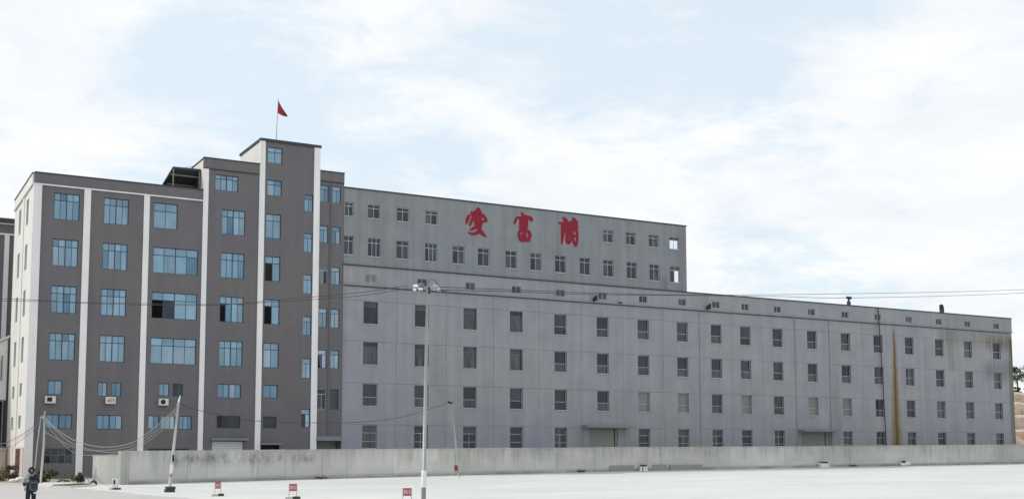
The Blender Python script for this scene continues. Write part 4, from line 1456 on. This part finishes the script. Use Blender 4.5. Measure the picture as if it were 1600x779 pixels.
def bollard():
    x, y = 14.05, 74.4
    g = ground_z(x, y)
    b = empty('bollard', (x, y, g), 'short white post with a dark slot on a dark block before the wall end', 'bollard')
    b.rotation_euler = (0, 0, FACE)

    def part(mb, name, m):
        o = bpy.data.objects.new(name, mb.mesh(name, m))
        COL.objects.link(o)
        o.parent = b
        return o
    part(MB().box(-0.14, 0.14, -0.1, 0.1, 0.11, 0.66), 'post', WPLAST)
    part(MB().box(-0.06, 0.05, -0.112, -0.102, 0.32, 0.58), 'slot', BLACKM)
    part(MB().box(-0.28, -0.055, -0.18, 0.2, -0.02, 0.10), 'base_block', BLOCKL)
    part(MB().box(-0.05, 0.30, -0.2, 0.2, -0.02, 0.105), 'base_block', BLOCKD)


bollard()


def litter():
    # white lumps at the foot of the wall
    x, y = 65.2, 92.85
    g = ground_z(x, y)
    o = empty('folding_barrier', (x, y, g), 'low white and dark red folding barrier at the foot of the wall', 'barrier')
    rail = MB()
    rail.box(x - 0.30, x + 0.42, y - 0.06, y + 0.06, g + 0.40, g + 0.58)
    world_part(rail, 'rail', mat('maroon', (0.10, 0.025, 0.03), 0.7), o)
    for k, dx in enumerate((-0.28, 0.06, 0.32)):
        m = MB()
        m.tube([(x + dx - 0.06 * (k == 0), y - 0.1, g), (x + dx + 0.05, y - 0.06, g + 0.42)], [0.13, 0.09], 6)
        world_part(m, 'leg', WPLAST, o)
    x, y = 89.1, 94.35
    g = ground_z(x, y)
    o = empty('crate', (x, y, g), 'low white crate with a dark open top at the foot of the wall', 'crate')
    m = MB()
    m.box(x - 0.5, x + 0.55, y - 0.25, y - 0.22, g, g + 0.42)
    m.box(x - 0.5, x - 0.47, y - 0.217, y + 0.22, g, g + 0.48)
    m.box(x + 0.52, x + 0.55, y - 0.217, y + 0.22, g, g + 0.48)
    m.box(x - 0.467, x + 0.517, y + 0.19, y + 0.22, g, g + 0.48)
    world_part(m, 'box_body', WPLAST, o)
    world_part(MB().box(x - 0.40, x + 0.45, y - 0.2, y + 0.15, g + 0.05, g + 0.58), 'contents', BLACKM, o)
    x, y = 101.0, 94.4
    g = ground_z(x, y)
    o = empty('sack_pile', (x, y, g), 'small heap of white sacks with a dark bundle on top by the wall', 'sacks')
    rnd = random.Random(4)

    def blob(c, sx, sy, sz, m, nm):
        bm = bmesh.new()
        bmesh.ops.create_icosphere(bm, subdivisions=2, radius=1)
        for v in bm.verts:
            k = 1 + 0.12 * math.sin(v.co.x * 5 + c[0] * 3) * math.cos(v.co.z * 4)
            v.co = Vector((v.co.x * sx * k + c[0], v.co.y * sy * k + c[1], max(v.co.z, -0.7) * sz * k + c[2]))
        me = bpy.data.meshes.new(nm)
        bm.to_mesh(me)
        bm.free()
        me.materials.append(m)
        me.polygons.foreach_set('use_smooth', [True] * len(me.polygons))
        w = WPOS[o.name]
        for v in me.vertices: v.co -= w
        ob = bpy.data.objects.new(nm, me)
        link(ob, o, w)
    blob((x - 0.35, y - 0.1, g + 0.14), 0.42, 0.25, 0.2, WPLAST, 'sack')
    blob((x + 0.25, y - 0.08, g + 0.20), 0.40, 0.25, 0.28, WPLAST, 'sack')
    blob((x + 0.72, y, g + 0.17), 0.22, 0.2, 0.24, BLOCKL, 'sack')
    blob((x - 0.10, y + 0.05, g + 0.44), 0.28, 0.18, 0.14, BLACKM, 'bundle')
    # bucket and tyre by the wall end
    x, y = 14.30, 85.2
    g = ground_z(x, y) + 0.0
    o = empty('bucket', (x, y, g), 'white bucket standing by the short end of the concrete wall', 'bucket')
    world_part(MB().tube([(x, y, g), (x, y, g + 0.32)], [0.11, 0.14], 12), 'body', WPLAST, o)
    world_part(MB().tube([(x, y, g + 0.322), (x, y, g + 0.36)], [0.15, 0.15], 12), 'rim', WPLAST, o)
    world_part(MB().box(x - 0.20, x + 0.16, y - 0.12, y + 0.12, g + 0.42, g + 0.50), 'lid', GCONC, o)
    world_part(MB().box(x - 0.06, x + 0.02, y - 0.04, y + 0.04, g + 0.362, g + 0.418), 'handle', DSTEEL, o)
    x, y = 14.42, 83.6
    g = ground_z(x, y)
    m = MB()
    ring = [(x + 0.0 + 0.2 * math.cos(a * math.pi / 8) * 0.9, y + 0.1 * math.cos(a * math.pi / 8), g + 0.06 + 0.2 * math.sin(a * math.pi / 8)) for a in range(17)]
    m.tube(ring, 0.07, 8, cap=False)
    tag(m.build('old_tyre', mat('worn_tyre', (0.07, 0.07, 0.065), 0.9), smooth=True), 'old black tyre half buried beside the bucket', 'tyre')


litter()


# ------------------------------------------------------------------ plants
def leaf_mesh(rnd, centre, size, n, leaf, mats, name, flat=0.0, clumps=9, spiky=False):
    mb = MB()
    cl = []
    for k in range(clumps):
        a = rnd.uniform(0, 2 * math.pi)
        r = math.sqrt(rnd.random()) * 0.75
        cl.append((Vector((math.cos(a) * r * size[0], math.sin(a) * r * size[1], rnd.uniform(-0.65, 0.8) * size[2])), rnd.uniform(0.25, 0.5), rnd.randrange(len(mats))))
    for i in range(n):
        c, cr, mi = rnd.choice(cl)
        d = Vector((rnd.gauss(0, 1), rnd.gauss(0, 1), rnd.gauss(0, 1))).normalized() * (rnd.random() ** 0.45)
        p = centre + c + Vector((d.x * size[0], d.y * size[1], d.z * size[2])) * cr
        u = Vector((rnd.gauss(0, 1), rnd.gauss(0, 1), rnd.gauss(0, 1) * (1.8 if spiky else 0.7))).normalized()
        w = u.cross(Vector((rnd.gauss(0, 1), rnd.gauss(0, 1), rnd.gauss(0, 1)))).normalized()
        s = leaf * rnd.uniform(0.6, 1.3)
        mb.cur = mi if rnd.random() < 0.8 else rnd.randrange(len(mats))
        k = 0.35 if spiky else 0.55
        mb.quad(p - u * s, p + w * s * k, p + u * s, p - w * s * k)
    return mb


def shrub(x, y, size, n, leaf, mats, label, name='shrub', cat='shrub', spiky=False, seed=1, group='plants at the foot of the dark block'):
    rnd = random.Random(seed)
    g = ground_z(x, y)
    s = empty(name, (x, y, g), label, cat, group)
    stem = MB()
    for k in range(7):
        a = rnd.uniform(0, 6.28)
        stem.tube([(x + 0.05 * math.cos(a), y + 0.05 * math.sin(a), g), (x + size[0] * 0.4 * math.cos(a), y + size[1] * 0.4 * math.sin(a), g + size[2] * 1.0)], [0.018, 0.008], 4)
    world_part(stem, 'stem', BARK, s)
    mb = leaf_mesh(rnd, Vector((x, y, g + size[2] * 0.85)), size, n, leaf, mats, 'foliage', spiky=spiky)
    mb.v = [(a, b, max(c, g + 0.01)) for a, b, c in mb.v]
    world_part(mb, 'foliage', mats, s)


def plants():
    shrub(12.25, 88.9, (0.72, 0.6, 0.5), 1500, 0.075, [LEAFD, LEAFG], 'leafy green shrub beside the left pole', seed=2)
    shrub(13.95, 86.6, (0.55, 0.5, 0.42), 900, 0.07, [LEAFG, LEAFD, DRYG], 'rounded half dry shrub just left of the bucket', seed=3)
    shrub(13.2, 88.2, (0.6, 0.3, 0.14), 380, 0.06, [DRYG, LEAFG], 'low dry ground plant between the two green shrubs', 'ground_plant', 'plant', True, 4)
    shrub(10.9, 98.0, (0.8, 1.8, 0.6), 1500, 0.10, [DRYG, LEAFD, SOIL], 'big clump of brown dry weeds against the white side wall', 'dry_weeds', 'weeds', True, 5)
    shrub(9.9, 95.8, (0.6, 0.7, 0.3), 420, 0.09, [DRYG, SOIL], 'low clump of brown dry weeds at the left picture edge', 'dry_weeds', 'weeds', True, 6)
    shrub(12.9, 80.9, (0.55, 0.5, 0.10), 260, 0.06, [LEAFD, DRYG], 'flat weeds growing in the soil strip in the pavement', 'ground_plant', 'plant', True, 8)
    for k, (x, y, w_, lab) in enumerate(((93.6, 94.72, 0.9, 'low dry weeds at the wall foot between the crate and the sacks'), (31.5, 86.95, 0.5, 'small dry weed tuft at the wall foot left of the light mast'), (58.0, 92.0, 0.6, 'small weed tuft at the wall foot right of the thin leaning pole'))):
        shrub(x, y, (w_, 0.15, 0.12), 160, 0.06, [DRYG, LEAFD, SOIL], lab, 'weed_tuft', 'weeds', True, 50 + k, 'weeds along the wall foot')
    # loose stones by the verge
    rnd = random.Random(9)
    for k, (x, y, s, lab) in enumerate(((11.0, 93.6, 0.42, 'largest pale stone lying on the verge behind the person'), (10.45, 92.9, 0.30, 'small pale stone left of the largest stone on the verge'), (11.25, 91.2, 0.34, 'pale stone lying nearest to the left pole on the verge'))):
        bm = bmesh.new()
        bmesh.ops.create_icosphere(bm, subdivisions=2, radius=s)
        for v in bm.verts:
            v.co *= rnd.uniform(0.8, 1.1)
            v.co.z *= 0.6
        me = bpy.data.meshes.new('stone')
        bm.to_mesh(me)
        bm.free()
        me.materials.append(SHELF)
        o = bpy.data.objects.new('stone', me)
        link(o, None, (x, y, ground_z(x, y) + s * 0.3))
        tag(o, lab, 'stone', 'stones on the verge')


plants()


# ------------------------------------------------------------------ cut hillside behind the right end
def hillside():
    rnd = random.Random(12)
    base = ground_z(160, 128)
    steps = [(126.0, base, 7.0), (127.2, 7.0, 9.1), (128.6, 9.1, 11.2), (130.0, 11.2, 13.1)]
    h = bpy.data.objects.new('hillside', None)
    link(h, None, (165, 126, base))
    h['kind'] = 'structure'
    h['label'] = 'cut rock hillside in four steps behind the right end of the hall'
    x0, x1, nx = 134.0, 330.0, 150
    for k, (y, za, zt) in enumerate(steps):
        mb = MB()
        rows = []
        nz = 7
        for j in range(nz + 1):
            t = j / nz
            z = za + (zt - za) * t
            row = []
            for i in range(nx + 1):
                # finer columns where the picture looks
                u = i / nx
                x = x0 + (x1 - x0) * (u ** 1.6)
                bulge = 0.35 * math.sin(t * math.pi)
                yy = y + 0.5 * t - bulge + 0.22 * math.sin(x * 1.7 + k * 2) * math.sin(z * 2.1 + x * 0.6) + rnd.uniform(-0.12, 0.12)
                row.append((x, yy, z + (0.15 * math.sin(x * 0.5 + k) if j else 0)))
            rows.append(row)
        for j in range(nz):
            for i in range(nx):
                mb.quad(rows[j][i], rows[j][i + 1], rows[j + 1][i + 1], rows[j + 1][i])
        o = world_part(mb, 'rock_terrace', ROCK, h)
        o['kind'] = 'structure'
        sh = MB()
        top = rows[-1]
        for i in range(nx):
            a, c = top[i], top[i + 1]
            sh.quad((a[0], a[1] - 0.12, a[2] - 0.2), (c[0], c[1] - 0.12, c[2] - 0.2), (c[0], c[1] - 0.10, c[2] + 0.2), (a[0], a[1] - 0.10, a[2] + 0.2))
            sh.quad((a[0], a[1] - 0.10, a[2] + 0.2), (c[0], c[1] - 0.10, c[2] + 0.2), (c[0], y + 2.6, c[2] + 0.25), (a[0], y + 2.6, a[2] + 0.25))
        o2 = world_part(sh, 'shelf', SHELF, h)
        o2['kind'] = 'structure'
    # the hill goes on behind the cut
    mb = MB()
    N = 24
    rows = []
    for j in range(9):
        yy = 131.5 + j * 16
        row = []
        for i in range(N + 1):
            x = 130 + i * 10
            z = 12.7 + 2.5 * math.sin(j * 0.35) + 1.2 * math.sin(x * 0.06 + j) * min(1, j)
            row.append((x, yy, z))
        rows.append(row)
    for j in range(8):
        for i in range(N):
            mb.quad(rows[j][i], rows[j][i + 1], rows[j + 1][i + 1], rows[j + 1][i])
    for i in range(N):
        pass
    o = world_part(mb, 'hilltop', SOIL, h, smooth=True)
    o['kind'] = 'structure'


hillside()


def tree(x, y, z, H, seed, label):
    rnd = random.Random(seed)
    t = empty('tree', (x, y, z), label, 'tree', 'trees on the cut hillside')
    tr = MB()
    tr.tube([(x, y, z - 0.3), (x + 0.1, y, z + H * 0.35), (x + 0.05, y, z + H * 0.8)], [0.16, 0.11, 0.04], 7)
    for k in range(9):
        a = rnd.uniform(0, 6.28)
        zz = z + H * rnd.uniform(0.3, 0.75)
        L = H * rnd.uniform(0.2, 0.35)
        tr.tube([(x + 0.08, y, zz), (x + math.cos(a) * L * 0.6, y + math.sin(a) * L * 0.6, zz + L * 0.35), (x + math.cos(a) * L, y + math.sin(a) * L, zz + L * 0.7)], [0.05, 0.03, 0.012], 5)
    world_part(tr, 'trunk', BARK, t)
    mb = leaf_mesh(rnd, Vector((x, y, z + H * 0.66)), (H * 0.42, H * 0.42, H * 0.36), 1500, 0.13, [LEAFD, LEAFG], 'crown', clumps=16)
    world_part(mb, 'crown', [LEAFD, LEAFG], t)


tree(166.9, 131.6, 13.1, 4.3, 21, 'small open tree on top of the cut rock hillside beside the hall')
tree(174.0, 134.0, 13.0, 4.8, 22, 'second tree further right on the hillside')
shr = random.Random(30)
for k, (x, y, lab) in enumerate(((165.3, 130.9, 'dark low bush at the foot of the hillside tree, nearest the hall'), (167.9, 130.9, 'dark low bush at the foot of the hillside tree, on its right'))):
    s = empty('shrub', (x, y, 13.1), lab, 'shrub', 'bushes on the hillside')
    mb = leaf_mesh(shr, Vector((x, y, 13.5)), (1.4, 0.8, 0.55), 700, 0.14, [LEAFD], 'foliage')
    world_part(mb, 'foliage', LEAFD, s)
    world_part(MB().tube([(x, y, 13.0), (x, y, 13.5)], [0.06, 0.03], 5), 'stem', BARK, s)


# ------------------------------------------------------------------ person
def skin_object(name, nodes, edges, root, mats, parent, sub=2):
    me = bpy.data.meshes.new(name)
    me.from_pydata([n[0] for n in nodes], edges, [])
    o = bpy.data.objects.new(name, me)
    COL.objects.link(o)
    md = o.modifiers.new('skin', 'SKIN')
    md.use_smooth_shade = True
    for i, n in enumerate(nodes):
        sv = me.skin_vertices[0].data[i]
        r = n[1]
        sv.radius = r if isinstance(r, tuple) else (r, r)
        sv.use_root = (i == root)
    ss = o.modifiers.new('subsurf', 'SUBSURF')
    ss.levels = sub
    ss.render_levels = sub
    dg = bpy.context.evaluated_depsgraph_get()
    dg.update()
    new = bpy.data.meshes.new_from_object(o.evaluated_get(dg))
    new.name = name
    o.modifiers.clear()
    o.data = new
    bpy.data.meshes.remove(me)
    new.materials.clear()
    for m in mats:
        new.materials.append(m)
    new.polygons.foreach_set('use_smooth', [True] * len(new.polygons))
    if parent:
        o.parent = parent
    return o


def person():
    x, y = 6.9, 54.75
    p = empty('person', (x, y, ground_z(x, y)), 'person in a grey jacket, painted paler on its sunlit shoulder, and dark hood carrying a dark bag on the road', 'person')
    p.rotation_euler = (0, 0, FACE + 0.38)   # faces the camera, a little turned
    N, Ed = [], []

    def add(pos, r, link_to=None):
        N.append((pos, r))
        if link_to is not None:
            Ed.append((link_to, len(N) - 1))
        return len(N) - 1
    pel = add((0, 0, 0.93), (0.15, 0.11))
    sp = add((0, 0.01, 1.10), (0.145, 0.105), pel)
    ch = add((0, 0.01, 1.29), (0.17, 0.115), sp)
    nb = add((0, 0.015, 1.43), (0.075, 0.065), ch)
    nk = add((0, 0.0, 1.50), (0.055, 0.055), nb)
    jw = add((0, -0.025, 1.555), (0.068, 0.075), nk)
    hd = add((0, -0.01, 1.63), (0.082, 0.10), jw)
    tp = add((0, 0.0, 1.695), (0.06, 0.075), hd)
    nose = add((0, -0.125, 1.60), 0.016, hd)
    add((0.085, 0.0, 1.61), (0.012, 0.028), hd)
    add((-0.085, 0.0, 1.61), (0.012, 0.028), hd)
    arms = []
    for s in (-1, 1):
        sh = add((s * 0.19, 0.01, 1.385), 0.062, ch)
        el = add((s * 0.27, 0.02 if s < 0 else -0.02, 1.13), 0.046, sh)
        wr = add((s * 0.25 if s < 0 else 0.16, -0.10 if s < 0 else -0.22, 0.92 if s < 0 else 1.02), 0.032, el)
        pa = add((N[wr][0][0] - s * 0.01, N[wr][0][1] - 0.03, N[wr][0][2] - 0.07), (0.040, 0.022), wr)
        b = Vector(N[pa][0])
        for k in range(4):
            dx = (k - 1.5) * 0.020
            f1 = add(tuple(b + Vector((dx, -0.012, -0.05))), 0.010, pa)
            f2 = add(tuple(b + Vector((dx, 0.0, -0.080 + abs(k - 1.4) * 0.008))), 0.009, f1)
            add(tuple(b + Vector((dx, 0.014, -0.098 + abs(k - 1.4) * 0.012))), 0.008, f2)
        t1 = add(tuple(b + Vector((-s * 0.042, -0.02, 0.0))), 0.011, pa)
        add(tuple(b + Vector((-s * 0.05, -0.025, -0.035))), 0.009, t1)
        hp = add((s * 0.095, 0, 0.88), (0.095, 0.1), pel)
        kn = add((s * 0.105, -0.03 if s < 0 else 0.03, 0.49), 0.062, hp)
        an = add((s * 0.11, 0.02 if s < 0 else 0.10, 0.10), 0.042, kn)
        he = add((s * 0.11, 0.0 if s < 0 else 0.08, 0.05), 0.042, an)
        add((s * 0.12, -0.13 if s < 0 else -0.05, 0.035), (0.045, 0.03), he)
        arms.append((sh, el, wr))
    body = skin_object('body', N, Ed, pel, [SKIN, CLOTHD], p)
    for pl in body.data.polygons:
        pl.material_index = 1 if pl.center.z < 0.97 and abs(pl.center.x) < 0.2 and pl.center.y > -0.17 else 0
    # face: eyes and mouth
    f = MB()
    f.box(-0.045, -0.02, -0.117, -0.105, 1.622, 1.634)
    f.box(0.02, 0.045, -0.117, -0.105, 1.622, 1.634)
    f.box(-0.025, 0.025, -0.112, -0.10, 1.553, 1.560)
    o = f.build('facial_features', CLOTHD)
    o.parent = p
    # jacket
    J, E2 = [], []

    def addj(pos, r, l=None):
        J.append((pos, r))
        if l is not None: E2.append((l, len(J) - 1))
        return len(J) - 1
    a0 = addj((0, 0.01, 0.60), (0.215, 0.165))
    a = addj((0, 0.01, 0.82), (0.22, 0.17), a0)
    b = addj((0, 0.01, 1.05), (0.215, 0.165), a)
    c = addj((0, 0.015, 1.28), (0.225, 0.17), b)
    d = addj((0, 0.02, 1.42), (0.12, 0.10), c)
    for s in (-1, 1):
        sh = addj((s * 0.2, 0.01, 1.37), 0.10, c)
        el = addj((s * 0.285, 0.02 if s < 0 else -0.02, 1.13), 0.088, sh)
        wq = N[arms[0 if s < 0 else 1][2]][0]
        addj((wq[0], wq[1] + 0.01, wq[2] + 0.02), 0.055, el)
    jk = skin_object('jacket', J, E2, 2, [CLOTHG, CLOTHD], p)
    for pl in jk.data.polygons:
        cc = pl.center
        pl.material_index = 0 if (cc.x < -0.10 and cc.z > 1.1) or (cc.z > 1.36 and cc.x < 0.08) else 1  # sunlight on the left shoulder and sleeve is put into the cloth colour
    T, E3 = [((0, 0, 0.92), (0.17, 0.13))], []
    for s_ in (-1, 1):
        T.append(((s_ * 0.10, 0, 0.80), (0.115, 0.12))); E3.append((0, len(T) - 1))
        T.append(((s_ * 0.115, -0.03 if s_ < 0 else 0.03, 0.48), (0.095, 0.10))); E3.append((len(T) - 2, len(T) - 1))
        T.append(((s_ * 0.12, 0.02 if s_ < 0 else 0.10, 0.10), (0.08, 0.085))); E3.append((len(T) - 2, len(T) - 1))
    skin_object('trousers', T, E3, 0, [CLOTHD], p)
    # dark hood that frames the face, pale hood lining behind it
    m = MB()
    ring = []
    for k in range(17):
        an = 2 * math.pi * k / 16
        ring.append((0.096 * math.cos(an), -0.075 - 0.02 * math.sin(an), 1.61 + 0.112 * math.sin(an)))
    m.tube(ring, 0.044, 8, cap=False)
    bm = bmesh.new()
    bmesh.ops.create_uvsphere(bm, u_segments=16, v_segments=10, radius=1)
    for v in list(bm.verts):
        if v.co.y < -0.35: bm.verts.remove(v)
    base = len(m.v)
    bm.verts.index_update()
    m.v += [(v.co.x * 0.125, v.co.y * 0.135 + 0.02, v.co.z * 0.145 + 1.615) for v in bm.verts]
    for fc in bm.faces:
        m.f.append(tuple(base + v.index for v in fc.verts))
        m.mi.append(0)
    bm.free()
    o = m.build('hood', CLOTHD, smooth=True)
    o.parent = p
    # dark bag held at the front and hip
    u = Vector((math.cos(p.rotation_euler.z), math.sin(p.rotation_euler.z), 0))
    f_ = Vector((math.sin(p.rotation_euler.z), -math.cos(p.rotation_euler.z), 0))
    c0 = Vector((x, y, ground_z(x, y))) + u * 0.10 + f_ * 0.26
    bg = empty('backpack', c0 + Vector((0, 0, 0.75)), 'dark slate backpack with a pale curved zip held in front by the person', 'backpack')
    bg.rotation_euler = p.rotation_euler

    def part(mb, name, mt, smooth=False, bev=0.0):
        o = bpy.data.objects.new(name, mb.mesh(name, mt, smooth))
        COL.objects.link(o)
        o.parent = bg
        if bev:
            md = o.modifiers.new('bevel', 'BEVEL')
            md.width = bev
            md.segments = 3
        return o
    part(MB().box(-0.17, 0.17, -0.08, 0.09, 0.0, 0.44), 'bag_body', BAGM, bev=0.06)
    part(MB().box(-0.13, 0.13, -0.12, -0.075, 0.03, 0.27), 'pocket', BAGM, bev=0.03)
    zp = [(-0.13, -0.125, 0.27), (-0.135, -0.125, 0.12), (-0.07, -0.125, 0.045), (0.07, -0.125, 0.045), (0.13, -0.125, 0.10)]
    part(MB().tube(smooth_path(zp), 0.010, 5), 'zip', BAGL)
    part(MB().box(-0.16, 0.16, -0.088, -0.083, 0.335, 0.36), 'trim', BAGL)
    part(MB().tube(smooth_path([(0.10, 0.02, 0.43), (0.12, 0.06, 0.62), (0.10, 0.16, 0.68)]), 0.018, 6), 'strap', BAGM)
    part(MB().tube(smooth_path([(-0.12, 0.02, 0.43), (-0.16, 0.06, 0.58), (-0.14, 0.18, 0.66)]), 0.018, 6), 'strap', BAGM)
    q = Vector((x, y, ground_z(x, y))) + u * 0.19 + f_ * 0.30
    mb = MB().box(-0.09, 0.09, -0.03, 0.03, -0.03, 0.03)
    o = mb.build('paper_roll', WPLAST, None, q + Vector((0, 0, 0.66)))
    o.rotation_euler = (0, 0.25, p.rotation_euler.z)
    tag(o, 'white folded paper carried under the backpack by the person', 'paper')


person()
